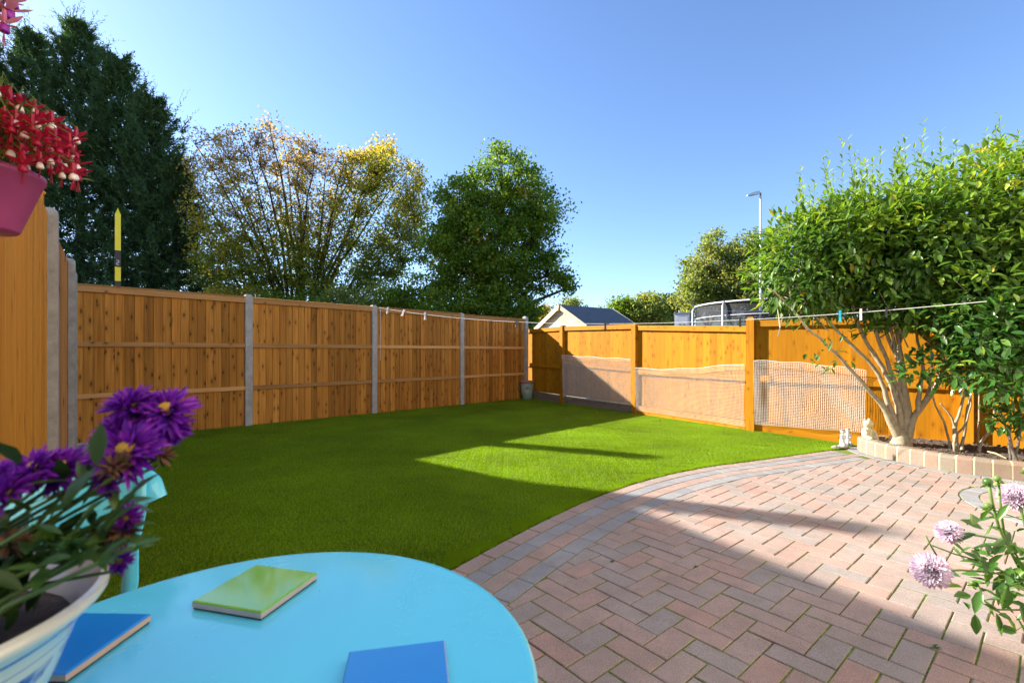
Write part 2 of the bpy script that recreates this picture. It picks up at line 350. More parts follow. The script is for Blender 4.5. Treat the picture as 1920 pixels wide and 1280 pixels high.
M['turquoise'] = simple('turquoise_plastic', (.01, .40, .50), .4, .05, 20, bmp=0)
M['white_plastic'] = simple('white_plastic', (.75, .70, .76), .4, .05, 20, bmp=0)
M['rope'] = simple('washing_line_plastic', (.72, .70, .66), .6, .06, 60, bmp=0)
M['yellow'] = simple('yellow_paint', (.92, .80, .01), .4, .05, 6, bmp=0)
M['shed_wood'] = wood_mat('shed_wood', (.56, .47, .33), (.68, .58, .43), (.78, .69, .55), (.38, .24, .12), .35)
M['felt'] = simple('roof_felt', (.105, .12, .135), .95, .12, 5, bmp=.4, bscale=150)
M['statue'] = simple('cast_stone', (.60, .54, .34), .9, .18, 30, bmp=.4, bscale=120)
M['figure_white'] = simple('figure_white', (.62, .66, .70), .6, .2, 40, bmp=.3)
M['figure_blue'] = simple('figure_blue', (.18, .24, .30), .6, .3, 40, bmp=.3)
M['figure_green'] = simple('figure_green', (.12, .24, .21), .6, .3, 20, bmp=.3)
M['stone'] = simple('grey_stone', (.36, .34, .30), .9, .2, 20, bmp=.4)
M['red_lamp'] = simple('red_plastic', (.55, .01, .02), .35, .05, 10, bmp=0)
M['felt_pad'] = simple('felt_pad', (.01, .01, .012), 1, .1, 50, bmp=0)
M['tile_side'] = simple('tile_body', (.62, .44, .33), .85, .08, 40, bmp=.2)
M['tile_side2'] = simple('tile_body_grey', (.50, .44, .42), .85, .08, 40, bmp=.2)
M['tile_green'] = simple('green_glaze', (.20, .50, .03), .07, .03, 5, bmp=.04, bscale=14, coat=.6)
M['tile_blue'] = simple('blue_glaze', (.015, .26, .72), .10, .03, 5, bmp=.04, bscale=14, coat=.6)
M['brick_wall'] = simple('house_brick', (.30, .15, .10), .9, .25, 5, bmp=.4)
M['roof_tile'] = simple('house_tiles', (.16, .09, .07), .9, .25, 5, bmp=.4)
M['leaf_fallen'] = simple('fallen_leaf', (.42, .24, .10), .7, .3, 30, bmp=0)
M['render'] = simple('cream_render', (.68, .60, .48), .9, .05, 3, bmp=.2)
M['glass'] = simple('window_glass', (.04, .05, .055), .03, .02, 3, bmp=0)
M['twig'] = simple('dry_twig', (.42, .32, .18), .9, .2, 30, bmp=0)

def net_fabric():
    m, nt, b, o = new_mat('trampoline_mesh'); b.inputs['Base Color'].default_value = (.02, .02, .022, 1); b.inputs['Roughness'].default_value = .7
    t = nd(nt, 'ShaderNodeBsdfTransparent'); mx = nd(nt, 'ShaderNodeMixShader', Fac=.38); nt.links.new(b.outputs[0], mx.inputs[1]); nt.links.new(t.outputs[0], mx.inputs[2])
    nt.links.new(mx.outputs[0], o.inputs[0]); return m
M['tramp_net'] = net_fabric()

def ceramic():
    m, nt, b, o = new_mat('painted_ceramic'); tc = nt.nodes.new('ShaderNodeTexCoord'); sp = nt.nodes.new('ShaderNodeSeparateXYZ'); nt.links.new(tc.outputs['Object'], sp.inputs[0])
    z = sp.outputs[2]
    def band(a, bb): return math_n(nt, 'MULTIPLY', math_n(nt, 'GREATER_THAN', z, a), math_n(nt, 'LESS_THAN', z, bb))
    lines = math_n(nt, 'ADD', band(.1235, .1262), math_n(nt, 'MULTIPLY', band(.1105, .1122), .6))
    an = math_n(nt, 'MULTIPLY', math_n(nt, 'ARCTAN2', sp.outputs[1], sp.outputs[0]), .11); cyl = nt.nodes.new('ShaderNodeCombineXYZ'); nt.links.new(an, cyl.inputs[0]); nt.links.new(z, cyl.inputs[1]); v = cyl.outputs[0]; nz = noise(nt, v, 60, 2)
    mad = nd(nt, 'ShaderNodeVectorMath', operation='MULTIPLY_ADD'); nt.links.new(nz.outputs['Color'], mad.inputs[0]); mad.inputs[1].default_value = (.016, .016, 0); nt.links.new(v, mad.inputs[2])
    vo = nd(nt, 'ShaderNodeTexVoronoi', Scale=20.0, Randomness=.7, voronoi_dimensions='2D'); nt.links.new(mad.outputs[0], vo.inputs['Vector'])
    flo = ramp(nt, [(.38, 1.0), (.44, .0)], vo.outputs['Distance']); det = noise(nt, mad.outputs[0], 55, 2); shade = ramp(nt, [(.4, .35), (.6, 1.0)], det.outputs[0])
    mo = math_n(nt, 'MULTIPLY', math_n(nt, 'MULTIPLY', flo.outputs[0], shade.outputs[0]), band(.012, .102))
    fac = math_n(nt, 'MINIMUM', math_n(nt, 'ADD', lines, mo), 1.0)
    nt.links.new(mixc(nt, fac, (.66, .66, .58), (.02, .06, .40)), b.inputs['Base Color']); b.inputs['Roughness'].default_value = .12; b.inputs['Coat Weight'].default_value = .5
    return m
M['ceramic'] = ceramic()
M['glaze_plain'] = simple('glaze_plain', (.42, .36, .30), .25, .08, 20, bmp=0)

# ------------------------------------------------------------ curves of the lawn edge and planter
def spline(pts, step=.05):
    pts = [np.array(p, float) for p in pts]; q = [2 * pts[0] - pts[1]] + pts + [2 * pts[-1] - pts[-2]]; out = []
    for i in range(1, len(q) - 2):
        p0, p1, p2, p3 = q[i - 1:i + 3]; n = max(2, int(np.linalg.norm(p2 - p1) / step))
        for k in range(n):
            t = k / n; out.append(.5 * ((2 * p1) + (-p0 + p2) * t + (2 * p0 - 5 * p1 + 4 * p2 - p3) * t * t + (-p0 + 3 * p1 - 3 * p2 + p3) * t ** 3))
    out.append(q[-2]); return np.array(out)
def tang(c):
    t = np.gradient(c, axis=0); return t / np.linalg.norm(t, axis=1, keepdims=True)
def offset(c, d):                                     # to the right of travel
    t = tang(c); return c + np.stack([t[:, 1], -t[:, 0]], 1) * d
def resample(c, s):
    L = np.concatenate([[0], np.cumsum(np.linalg.norm(np.diff(c, axis=0), axis=1))]); n = int(L[-1] / s)
    x = np.arange(n + 1) * s; return np.stack([np.interp(x, L, c[:, 0]), np.interp(x, L, c[:, 1])], 1)
def inside(px, py, poly):
    c = np.zeros(np.shape(px), bool); j = len(poly) - 1
    for i in range(len(poly)):
        xi, yi = poly[i]; xj, yj = poly[j]
        if yi != yj: c ^= ((yi > py) != (yj > py)) & (px < (xj - xi) * (py - yi) / (yj - yi) + xi)
        j = i
    return c
EDGE = spline([(-1.75, .35), (-1.3, .95), (-.78, 1.68), (-.315, 2.36), (-.024, 2.76), (.285, 3.15), (.643, 3.555), (1.163, 4.02), (1.80, 4.44), (2.355, 4.69), (3.05, 5.0), (3.62, 5.26)])
PLANT = spline([(4.22, 5.34), (4.06, 5.37), (3.90, 5.28), (3.83, 5.06), (3.87, 4.72), (3.99, 4.38), (4.17, 4.14), (4.40, 3.95), (4.80, 3.66), (5.4, 3.25), (6.2, 2.75)])
INNER = offset(EDGE, .43)
def lawn_z(y): return -.011 * np.maximum(0, np.asarray(y) - 6.0)

# ------------------------------------------------------------ ground, hill, path
g = MB(); g.add([(-600, -200, -.14), (900, -200, -.14), (900, 1200, -.14), (-600, 1200, -.14)], [(0, 1, 2, 3)])
tag(g.build('ground', M['ground']), kind='structure')
h = MB(); hp = []
n = 60
for i in range(n + 1):
    x = -500 + 1100 * i / n; zz = 20 + 10 * math.sin(i * .35) + 5 * math.sin(i * .9 + 1); hp += [(x, 420, -1), (x, 520, zz), (x, 760, zz * .8)]
h.add(hp, [f for i in range(n) for f in ((3 * i, 3 * i + 3, 3 * i + 4, 3 * i + 1), (3 * i + 1, 3 * i + 4, 3 * i + 5, 3 * i + 2))])
tag(h.build('hills', M['hill'], smooth=True), kind='structure')

LF0 = Vector((-5.312, 5.64, 0)); LD_ = Vector((.6854, .7283, 0)); LP1 = Vector((-3.985, 7.05, 0)); LB = 2.10
lf = lambda k: LP1 + LD_ * (LB * k)
CORNER = lf(3)
BP = [Vector((.40, 11.82, 0)), Vector((1.159, 10.47, 0)), Vector((2.267, 8.52, 0)), Vector((3.375, 6.57, 0)), Vector((4.86, 4.98, 0)), Vector((6.25, 3.25, 0))]
# lawn
lawn_poly = [tuple(x) for x in EDGE] + [(4.05, 5.47), (BP[3].x, BP[3].y), (BP[1].x, BP[1].y), (BP[0].x, BP[0].y)]
q = lf(-.05) ; lawn_poly += [(lf(3).x, lf(3).y), (q.x, q.y), (-4.62, 6.48), (-4.12, 5.60), (-3.62, 4.75), (-3.2, 4.1), (-2.45, 3.0), (-2.1, 1.4)]
bmw = bmesh.new(); vs = [bmw.verts.new((x, y, 0)) for x, y in lawn_poly]; bmw.faces.new(vs); bmesh.ops.triangulate(bmw, faces=bmw.faces[:])
bmesh.ops.subdivide_edges(bmw, edges=bmw.edges[:], cuts=2); 
for v in bmw.verts: v.co.z = float(lawn_z(v.co.y)) - .012
bmesh.ops.recalc_face_normals(bmw, faces=bmw.faces[:])
me = bpy.data.meshes.new('lawn'); bmw.to_mesh(me); bmw.free(); me.materials.append(M['turf'])
tag(link('lawn', me), kind='structure')
p = MB(); p.add([(-6.2, 6.6, -.028), (-2.1, .2, -.028), (-.5, .2, -.028), (-2.1, 3.2, -.028), (-3.1, 5.0, -.028), (-3.4, 7.9, -.028)], [(0, 1, 2, 3, 4, 5)])
tag(p.build('path', M['path']), kind='structure')
tag(MB().box((0, -.05, -.2), (2.45, .035, -.008), bev=.004).build('lawn_edging_strip', M['path'], loc=(LF0.x, LF0.y, 0), rot=(0, 0, math.atan2(LD_.y, LD_.x)), parent=None), 'thin grey concrete strip between the lawn and the foot of the left fence', 'edging')

# grass blades: tile faces and loose points in one mesh, instanced by geometry nodes
def grass():
    px = np.array([a[0] for a in lawn_poly]); py = np.array([a[1] for a in lawn_poly]); pts = []
    tile = .12; half = tile / 2
    cand = []
    for s in (tile,):
        xs = np.arange(px.min(), px.max(), s); ys = np.arange(.6, py.max(), s); X, Y = np.meshgrid(xs, ys); X = X.ravel(); Y = Y.ravel()
        ok = np.ones(len(X), bool)
        for dx in (-half, 0, half):
            for dy in (-half, 0, half): ok &= inside(X + dx, Y + dy, lawn_poly)
        vis = (np.abs(X) / np.maximum(Y, .1) < 1.35)
        cand.append((X[ok & vis], Y[ok & vis], np.ones((ok & vis).sum())))
        xs2 = ~ok & vis; Xb, Yb = X[xs2], Y[xs2]
        sub = (np.arange(4) - 1.5) * s / 4
        XX = (Xb[:, None, None] + sub[None, :, None] + 0 * sub[None, None, :]).ravel(); YY = (Yb[:, None, None] + 0 * sub[None, :, None] + sub[None, None, :]).ravel()
        o2 = inside(XX, YY, lawn_poly); cand.append((XX[o2], YY[o2], np.full(o2.sum(), .25)))
    X = np.concatenate([c[0] for c in cand]); Y = np.concatenate([c[1] for c in cand]); S = np.concatenate([c[2] for c in cand])
    nb = 620; bx = (RNG.random(nb) - .5) * tile * 1.06; by = (RNG.random(nb) - .5) * tile * 1.06
    hgt = RNG.uniform(.014, .024, nb); ang = RNG.random(nb) * 6.283; lean = RNG.normal(0, .0065, (nb, 2)) + np.array([.002, -.003]); w = RNG.uniform(.0011, .0019, nb)
    dx = np.cos(ang) * w; dy = np.sin(ang) * w; z = np.zeros(nb)
    m1 = np.stack([bx + lean[:, 0] * .35, by + lean[:, 1] * .35, hgt * .62], 1)
    v = np.stack([np.stack([bx - dx, by - dy, z - .012], 1), np.stack([bx + dx, by + dy, z - .012], 1), m1 + np.stack([dx, dy, z], 1) * .9, m1 - np.stack([dx, dy, z], 1) * .9, np.stack([bx + lean[:, 0] * 1.6, by + lean[:, 1] * 1.6, hgt], 1)], 1).reshape(-1, 3)
    b = (np.arange(nb) * 5)[:, None, None]; T = (np.array([[0, 1, 2], [0, 2, 3], [3, 2, 4]])[None] + b).reshape(-1, 3)
    nt_ = len(v); V = np.concatenate([v, np.stack([X, Y, lawn_z(Y) - .010], 1)])
    rn = np.concatenate([np.repeat(RNG.random(nb), 5), np.zeros(len(X))])
    me = np_mesh('grass', V, T, rn, M['blade'])
    a = me.attributes.new('is_point', 'BOOLEAN', 'POINT'); a.data.foreach_set('value', np.concatenate([np.zeros(nt_, bool), np.ones(len(X), bool)]))
    a = me.attributes.new('turn', 'FLOAT', 'POINT'); a.data.foreach_set('value', np.concatenate([np.zeros(nt_), RNG.integers(0, 4, len(X)) * math.pi / 2]).astype(np.float32))
    a = me.attributes.new('size', 'FLOAT', 'POINT'); a.data.foreach_set('value', np.concatenate([np.ones(nt_), S]).astype(np.float32))
    o = link('grass', me); tag(o, 'short bright green artificial grass covering the lawn', 'grass', kind='stuff')
    ng = bpy.data.node_groups.new('grass_tiles', 'GeometryNodeTree')
    ng.interface.new_socket('Geometry', in_out='INPUT', socket_type='NodeSocketGeometry'); ng.interface.new_socket('Geometry', in_out='OUTPUT', socket_type='NodeSocketGeometry')
    N = ng.nodes; L = ng.links; gi = N.new('NodeGroupInput'); go = N.new('NodeGroupOutput')
    def attr(nm, t):
        x = N.new('GeometryNodeInputNamedAttribute'); x.data_type = t; x.inputs['Name'].default_value = nm; return x.outputs['Attribute']
    sep = N.new('GeometryNodeSeparateGeometry'); L.new(gi.outputs[0], sep.inputs[0]); L.new(attr('is_point', 'BOOLEAN'), sep.inputs[1])
    iop = N.new('GeometryNodeInstanceOnPoints'); L.new(sep.outputs[0], iop.inputs['Points']); L.new(sep.outputs[1], iop.inputs['Instance'])
    cx = N.new('ShaderNodeCombineXYZ'); L.new(attr('turn', 'FLOAT'), cx.inputs[2]); L.new(cx.outputs[0], iop.inputs['Rotation'])
    c2 = N.new('ShaderNodeCombineXYZ'); sz = attr('size', 'FLOAT'); L.new(sz, c2.inputs[0]); L.new(sz, c2.inputs[1]); c2.inputs[2].default_value = 1; L.new(c2.outputs[0], iop.inputs['Scale'])
    L.new(iop.outputs[0], go.inputs[0]); md = o.modifiers.new('tiles', 'NODES'); md.node_group = ng
grass()

# ------------------------------------------------------------ patio
U = .1017; TH = .69817; OX, OZ = .2655, 1.6948
def lat(a, b): return np.array([OX + a * U * math.cos(TH) + b * U * math.sin(TH), OZ + a * U * math.sin(TH) - b * U * math.cos(TH)])
patio = empty('patio', (1.5, 2.5, 0)); tag(patio, kind='structure')
PO = np.array([1.5, 2.5])
b_ = MB(); big = [tuple(x) for x in offset(EDGE, .01)] + [(4.3, 5.2), (6.5, 3.2), (6.5, -1.0), (-1.6, -1.0)]
b_.add([(x - PO[0], y - PO[1], -.0042) for x, y in big], [tuple(range(len(big)))]); b_.build('joint_bed', M['joint'], patio)
RC = np.array([3.98, 3.12]); RR = .72
pl_off = offset(PLANT, .12)
def clip_half(poly, p, n):                      # keep side where (x-p).n >= 0
    out = []
    for i in range(len(poly)):
        a, b = poly[i], poly[(i + 1) % len(poly)]; da = (a - p) @ n; db = (b - p) @ n
        if da >= 0: out.append(a)
        if da * db < 0: out.append(a + (b - a) * da / (da - db))
    return out
def area(poly): return .5 * abs(sum(poly[i][0] * poly[(i + 1) % len(poly)][1] - poly[(i + 1) % len(poly)][0] * poly[i][1] for i in range(len(poly))))
def prism(poly, c, mb, z=0.0, th=.05, ch=.003, rnd=None, tilt=(0, 0)):
    n = len(poly); P2 = [np.array(p) - c for p in poly]
    cen = sum(P2) / n
    def zz(p, d): return z + d + p[0] * tilt[0] + p[1] * tilt[1]
    vs = [(p[0], p[1], -th) for p in P2] + [(p[0], p[1], zz(p, -ch)) for p in P2]
    ins = []
    for p in P2:
        d = cen - p; l = np.linalg.norm(d); ins.append(p + d / max(l, 1e-6) * ch * 1.5)
    vs += [(p[0], p[1], zz(p, 0)) for p in ins]
    fs = [tuple(range(2 * n, 3 * n))] + [(k * n + i, k * n + (i + 1) % n, (k + 1) * n + (i + 1) % n, (k + 1) * n + i) for k in (0, 1) for i in range(n)]
    mb.add(vs, fs, rnd)
    return mb
def ccw(poly):
    s = sum(poly[i][0] * poly[(i + 1) % len(poly)][1] - poly[(i + 1) % len(poly)][0] * poly[i][1] for i in range(len(poly)))
    return poly if s > 0 else poly[::-1]
def herringbone():
    e = .0028 / U; blocks = []
    Tin = tang(INNER); Nin = np.stack([Tin[:, 1], -Tin[:, 0]], 1); Tp = tang(pl_off); Np = np.stack([Tp[:, 1], -Tp[:, 0]], 1)
    for m in range(-40, 60):
        for k in range(-20, 20):
            a0 = m + 4 * k; b0 = -m
            for (x0, x1, y0, y1) in ((0, 2, -1, 0), (-1, 0, -2, 0)):
                cxy = lat(a0 + (x0 + x1) / 2, b0 + (y0 + y1) / 2)
                if not (-1.6 < cxy[0] < 5.6 and -.5 < cxy[1] < 5.4) : continue
                poly = [lat(a0 + x, b0 + y) for x, y in ((x0 + e, y0 + e), (x1 - e, y0 + e), (x1 - e, y1 - e), (x0 + e, y1 - e))]
                cut = False
                for crv, nn in ((INNER, Nin), (pl_off, Np)):
                    i = int(np.argmin(((crv - cxy) ** 2).sum(1))); d = (cxy - crv[i]) @ nn[i]
                    if d < -.13: poly = []; break
                    if d < .13: poly = clip_half(poly, crv[i] + nn[i] * .002, nn[i]); cut = True
                    if len(poly) < 3: break
                if len(poly) < 3: continue
                r = cxy - RC; dr = np.linalg.norm(r)
                if dr < RR - .12: continue
                if dr < RR + .12: poly = clip_half(poly, RC + r / dr * (RR + .003), r / dr); cut = True
                if len(poly) < 3 or area(poly) < .0012: continue
                blocks.append((np.linalg.norm(np.array([cxy[0], cxy[1]])), cxy, ccw(poly), cut, x1 - x0 == 2))
    vis = lambda c: c[1] > .45 and abs(c[0]) / c[1] < 1.12 and (965 / max(c[1], .1) + 659 < 1330)
    blocks.sort(key=lambda t: (not vis(t[1]), t[0]))
    base = {}
    for i, (d, c, poly, cut, hor) in enumerate(blocks):
        dz = random.uniform(-.0014, .0014)
        if i < 300:
            if cut or True:
                key = None if cut else (hor, random.randrange(4))
                if key is None or key not in base:
                    mb = MB(); prism(poly, c, mb, tilt=(random.uniform(-.012, .012), random.uniform(-.012, .012))); me = mb.mesh('paving_block', M['paver'])
                    if key is not None: base[key] = me
                else: me = base[key]
                link('paving_block', me, patio, loc=(c[0] - PO[0], c[1] - PO[1], dz))
        else:
            if i == 300: rest = MB()
            prism(poly, PO, rest, z=dz, rnd=random.random())
    o = rest.build('paving_blocks_beyond', M['paver_s'], patio); o.name = 'distant_block_paving'; o['kind'] = 'stuff'
herringbone()
def row(curve, d0, d1, ln, mat, name, phase=0.0, gap=.0025, parent=patio, org=PO, rnd_z=.0012, stuff=None):
    mid = offset(curve, (d0 + d1) / 2); L = np.concatenate([[0], np.cumsum(np.linalg.norm(np.diff(mid, axis=0), axis=1))]); s = phase
    T = tang(curve)
    while s + ln < L[-1]:
        i0 = np.searchsorted(L, s + gap); i1 = np.searchsorted(L, s + ln - gap)
        def pt(ss, d):
            x = np.array([np.interp(ss, L, curve[:, 0]), np.interp(ss, L, curve[:, 1])]); t = np.array([np.interp(ss, L, T[:, 0]), np.interp(ss, L, T[:, 1])]); t /= np.linalg.norm(t)
            return x + np.array([t[1], -t[0]]) * d
        poly = ccw([pt(s + gap, d0 + gap), pt(s + ln - gap, d0 + gap), pt(s + ln - gap, d1 - gap), pt(s + gap, d1 - gap)])
        c = sum(poly) / 4
        if c[1] > .3 and (c[0] < 5.6):
            if stuff is None:
                mb = MB(); prism(poly, c, mb); mb.build(name, mat, parent, loc=(c[0] - org[0], c[1] - org[1], random.uniform(-rnd_z, rnd_z)))
            else: prism(poly, org, stuff, rnd=random.random())
        s += ln
row(EDGE, .006, .108, .222, M['red_paver'], 'edging_brick', .05, .004)
row(EDGE, .110, .216, .205, M['grey_paver'], 'grey_border_block', .1)
row(EDGE, .218, .320, .203, M['red_paver'], 'red_border_block', .0)
row(EDGE, .322, .428, .205, M['grey_paver'], 'grey_border_block', .15)
row(PLANT, .004, .104, .203, M['grey_paver'], 'grey_border_block', .1)
def ring(r0, r1, n, mat, name):
    for k in range(n):
        a0 = 2 * math.pi * k / n + .012; a1 = 2 * math.pi * (k + 1) / n - .012; ps = []
        for a, r in ((a0, r0), (a1, r0), (a1, r1), (a0, r1)): ps.append(RC + np.array([math.cos(a), math.sin(a)]) * r)
        c = sum(ps) / 4; mb = MB(); prism(ccw(ps), c, mb); mb.build(name, mat, patio, loc=(c[0] - PO[0], c[1] - PO[1], 0))
ring(.612, .716, 24, M['grey_paver'], 'ring_block'); ring(.505, .607, 20, M['red_paver'], 'ring_block'); ring(.398, .5, 16, M['grey_paver'], 'ring_block'); ring(.291, .393, 12, M['red_paver'], 'ring_block')
mb = MB(); mb.lathe([(.285, -.04), (.285, -.002), (.27, .001), (.001, .001)], 32); mb.build('centre_slab', M['grey_paver'], patio, loc=(RC[0] - PO[0], RC[1] - PO[1], 0))

# ------------------------------------------------------------ fences
def board_mesh(w, h, mat, seed, th=(.020, .009), zs=1):
    """feather-edged board, origin at its lower left, z up, thick edge first"""
    rr = random.Random(seed); n = 5; mb = MB(); vs = []
    for i in range(n + 1):
        z = h * i / n; j = rr.uniform(-.0018, .0018) if 0 < i else 0
        vs += [(j, -th[0], z), (w + j, -th[1], z), (w + j, 0, z), (j, 0, z)]
    fs = [(3, 2, 1, 0), tuple(4 * n + k for k in range(4))]
    for i in range(n):
        for k in range(4): fs.append((4 * i + k, 4 * i + (k + 1) % 4, 4 * i + 4 + (k + 1) % 4, 4 * i + 4 + k))
    mb.add(vs, fs); return mb.mesh('board', mat)
def zrot_box(name, x0, x1, y0, y1, z0, z1, mat, parent, slope=0.0, bev=.003):
    """rail along local x whose grain runs along its length: built upright then laid down"""
    L = x1 - x0; mb = MB(); mb.box((-(z1 - z0) / 2, y0, 0), ((z1 - z0) / 2, y1, L), bev=0)
    return mb.build(name, mat, parent, loc=(x0, 0, (z0 + z1) / 2), rot=(0, math.pi / 2 - math.atan(slope), 0))
def conc_post(parent, x, h, w=.105, d=.11, y=0.0, name='post', mat=None, base=-.25):
    mb = MB(); mb.box((-w / 2, -d / 2, base), (w / 2, d / 2, h - .03)); a, b2 = w / 2, d / 2
    vs = [(-a, -b2, h - .03), (a, -b2, h - .03), (a, b2, h - .03), (-a, b2, h - .03), (-a + .02, -b2 + .02, h), (a - .02, -b2 + .02, h), (a - .02, b2 - .02, h), (-a + .02, b2 - .02, h)]
    mb.add([(v[0], v[1], v[2] + .0) for v in vs], [(4, 5, 6, 7), (0, 1, 5, 4), (1, 2, 6, 5), (2, 3, 7, 6), (3, 0, 4, 7)])
    return mb.build(name, mat or M['concrete'], parent, loc=(x, y, 0))

# left fence: concrete posts, brown feather-edge boards
fl = empty('panel_fence', (LF0.x, LF0.y, 0), math.atan2(LD_.y, LD_.x)); tag(fl, 'long brown board fence with grey concrete posts along the left of the lawn', 'fence')
d01 = (LP1 - LF0).length
px_ = [0.0, d01, d01 + LB, d01 + 2 * LB, d01 + 3 * LB]
hts = [1.93, 1.935, 1.93, 1.92, 1.90]
var = [board_mesh(.112, 1.0, M['fence_brown'], s) for s in range(5)]
for i, x in enumerate(px_):
    if i == 0: continue
    conc_post(fl, x, [0, 1.965, 1.955, 1.935, 1.93][i] - (0 if i < 4 else -.05), .10, .11, 0, base=-.25)
for i in range(4):
    x0 = px_[i] + .052 * (i > 0); x1 = px_[i + 1] - .052; n = round((x1 - x0) / .098); st = (x1 - x0) / n; zb = float(lawn_z(LF0.y + LD_.y * x1)) - .03
    top = [1.865, 1.865, 1.865, 1.85][i]
    for k in range(n):
        me = var[random.randrange(5)]; o = link('board', me, fl, loc=(x0 + k * st, .006, zb + .02), scale=((st + .008) / .112, 1, top - zb - .03 + random.uniform(-.004, .004)))
    zrot_box('rail', x0, x1, -.047, -.018, 1.165, 1.225, M['rail_brown'], fl)
    zrot_box('rail', x0, x1, -.047, -.018, .53, .588, M['rail_brown'], fl)
    zrot_box('capping', x0 - .002, x1 + .002, -.05, .02, top - .03, top + .045, M['rail_brown'], fl)
    zrot_box('capping_strip', x0 - .002, x1 + .002, -.062, .03, top + .0455, top + .062, M['rail_brown'], fl)

# back fence: orange timber posts and panels
BANG = math.atan2(-.8700, .4934)
fb = empty('timber_fence', (BP[0].x, BP[0].y, 0)); tag(fb, 'orange stained board fence with timber posts behind the lawn and the bushes', 'fence')
varo = [board_mesh(.14, 1.0, M['fence_orange'], s + 20, (.018, .011)) for s in range(5)]
def seg_empty_axis(a, b): return math.atan2(b.y - a.y, b.x - a.x)
pt_top = [1.66, 1.69, 1.60, 1.555, 1.56]; rtop = [(1.66, 1.66), (1.655, 1.60), (1.575, 1.46), (1.535, 1.50), (1.50, 1.50)]; rmid = [(.80, .80), (.865, .80), (.765, .755), (.76, .76), (.76, .76)]
SEG = []
for i in range(5):
    a, b = BP[i], BP[i + 1]; L = (b - a).length; ang = seg_empty_axis(a, b)
    Mx = Matrix.Translation(a - BP[0]) @ Matrix.Rotation(ang, 4, 'Z'); SEG.append((a, b, L, ang))
    def place(o): 
        o.matrix_parent_inverse = Matrix.Identity(4); loc = o.location.copy(); rot = o.rotation_euler.to_matrix().to_4x4(); s = Matrix.Diagonal((*o.scale, 1))
        o.matrix_basis = Mx @ Matrix.Translation(loc) @ rot @ s; return o
    if i > 0 and i < 5: place(conc_post(fb, 0, [0, 1.69, 1.605, 1.585, 1.56][i], .105, .115, -.02, mat=M['fence_orange']))
    x0, x1 = .055, L - .055
    if i == 0: x0 = .0
    n = round((x1 - x0) / .125); st = (x1 - x0) / n
    for k in range(n):
        t = (k + .5) / n; top = rtop[i][0] * (1 - t) + rtop[i][1] * t - .02; z0 = .13
        place(link('board', varo[random.randrange(5)], fb, loc=(x0 + k * st, .012, z0), scale=((st + .006) / .14, 1, top - z0)))
    sl = (rtop[i][1] - rtop[i][0]) / L; sm = (rmid[i][1] - rmid[i][0]) / L
    place(zrot_box('rail', x0, x1, -.045, -.010, rtop[i][0] - .085, rtop[i][0], M['fence_orange'], fb, sl))
    place(zrot_box('rail', x0, x1, -.045, -.010, rmid[i][0] - .07, rmid[i][0] + .02, M['fence_orange'], fb, sm))
    place(zrot_box('gravel_board', x0, x1, -.035, -.007, -.20, .125, M['fence_orange'] if i > 1 else M['dull_board'], fb))

# side fence on the left, tall; near panel bright orange
SB = Vector((-4.86, 5.10, 0)); SC = Vector((-3.36, 3.36, 0)); sd = (SB - SC).normalized(); SA = SC - sd * 3.9
sang = math.atan2(sd.y, sd.x)
fs_ = empty('side_fence', (SA.x, SA.y, 0), sang); tag(fs_, 'tall smooth orange and brown board fence at the left edge with concrete posts', 'fence')
LC = (SC - SA).length; LBs = (SB - SA).length
vn = [board_mesh(.16, 1.0, M['fence_near'], 40 + s, (.0165, .0155)) for s in range(4)]; vsd = [board_mesh(.112, 1.0, M['fence_side'], 50 + s) for s in range(4)]
n = 26; st = (LC - .05) / n
for k in range(n): link('board', vn[k % 4], fs_, loc=(k * st, 0, -.02), scale=((st + .004) / .16, 1, 2.12))
n = 21; st = (LBs - LC - .12) / n
for k in range(n): link('board', vsd[random.randrange(4)], fs_, loc=(LC + .06 + k * st, 0, -.02), scale=((st + .008) / .112, 1, 2.09 + random.uniform(-.004, .004)))
conc_post(fs_, LC + .01, 2.14, .09, .10, -.02); conc_post(fs_, LBs, 2.12, .09, .10, -.02); conc_post(fs_, LBs + .36, 2.03, .06, .10, -.02); conc_post(fs_, LC - 2.0, 2.14, .09, .10, .05)
k = link('board', vsd[0], fs_, loc=(LBs + .055, 0, -.02), scale=(1.1, 1, 2.0)); link('board', vsd[1], fs_, loc=(LBs + .17, 0, -.02), scale=(1.1, 1, 2.0))
mb = MB(); mb.box((-.04, -.04, -.2), (.04, .04, 2.33)); mb.lathe([(.05, 2.33), (.055, 2.345), (.03, 2.37), (0.0, 2.38)], 4, rnd=.5)
tp = at(68, 659, 3.62); tag(mb.build('wooden_post', M['fence_near'], loc=(tp.x, tp.y, 0), rot=(0, 0, sang)), 'square orange timber post standing up behind the top of the side fence', 'post')

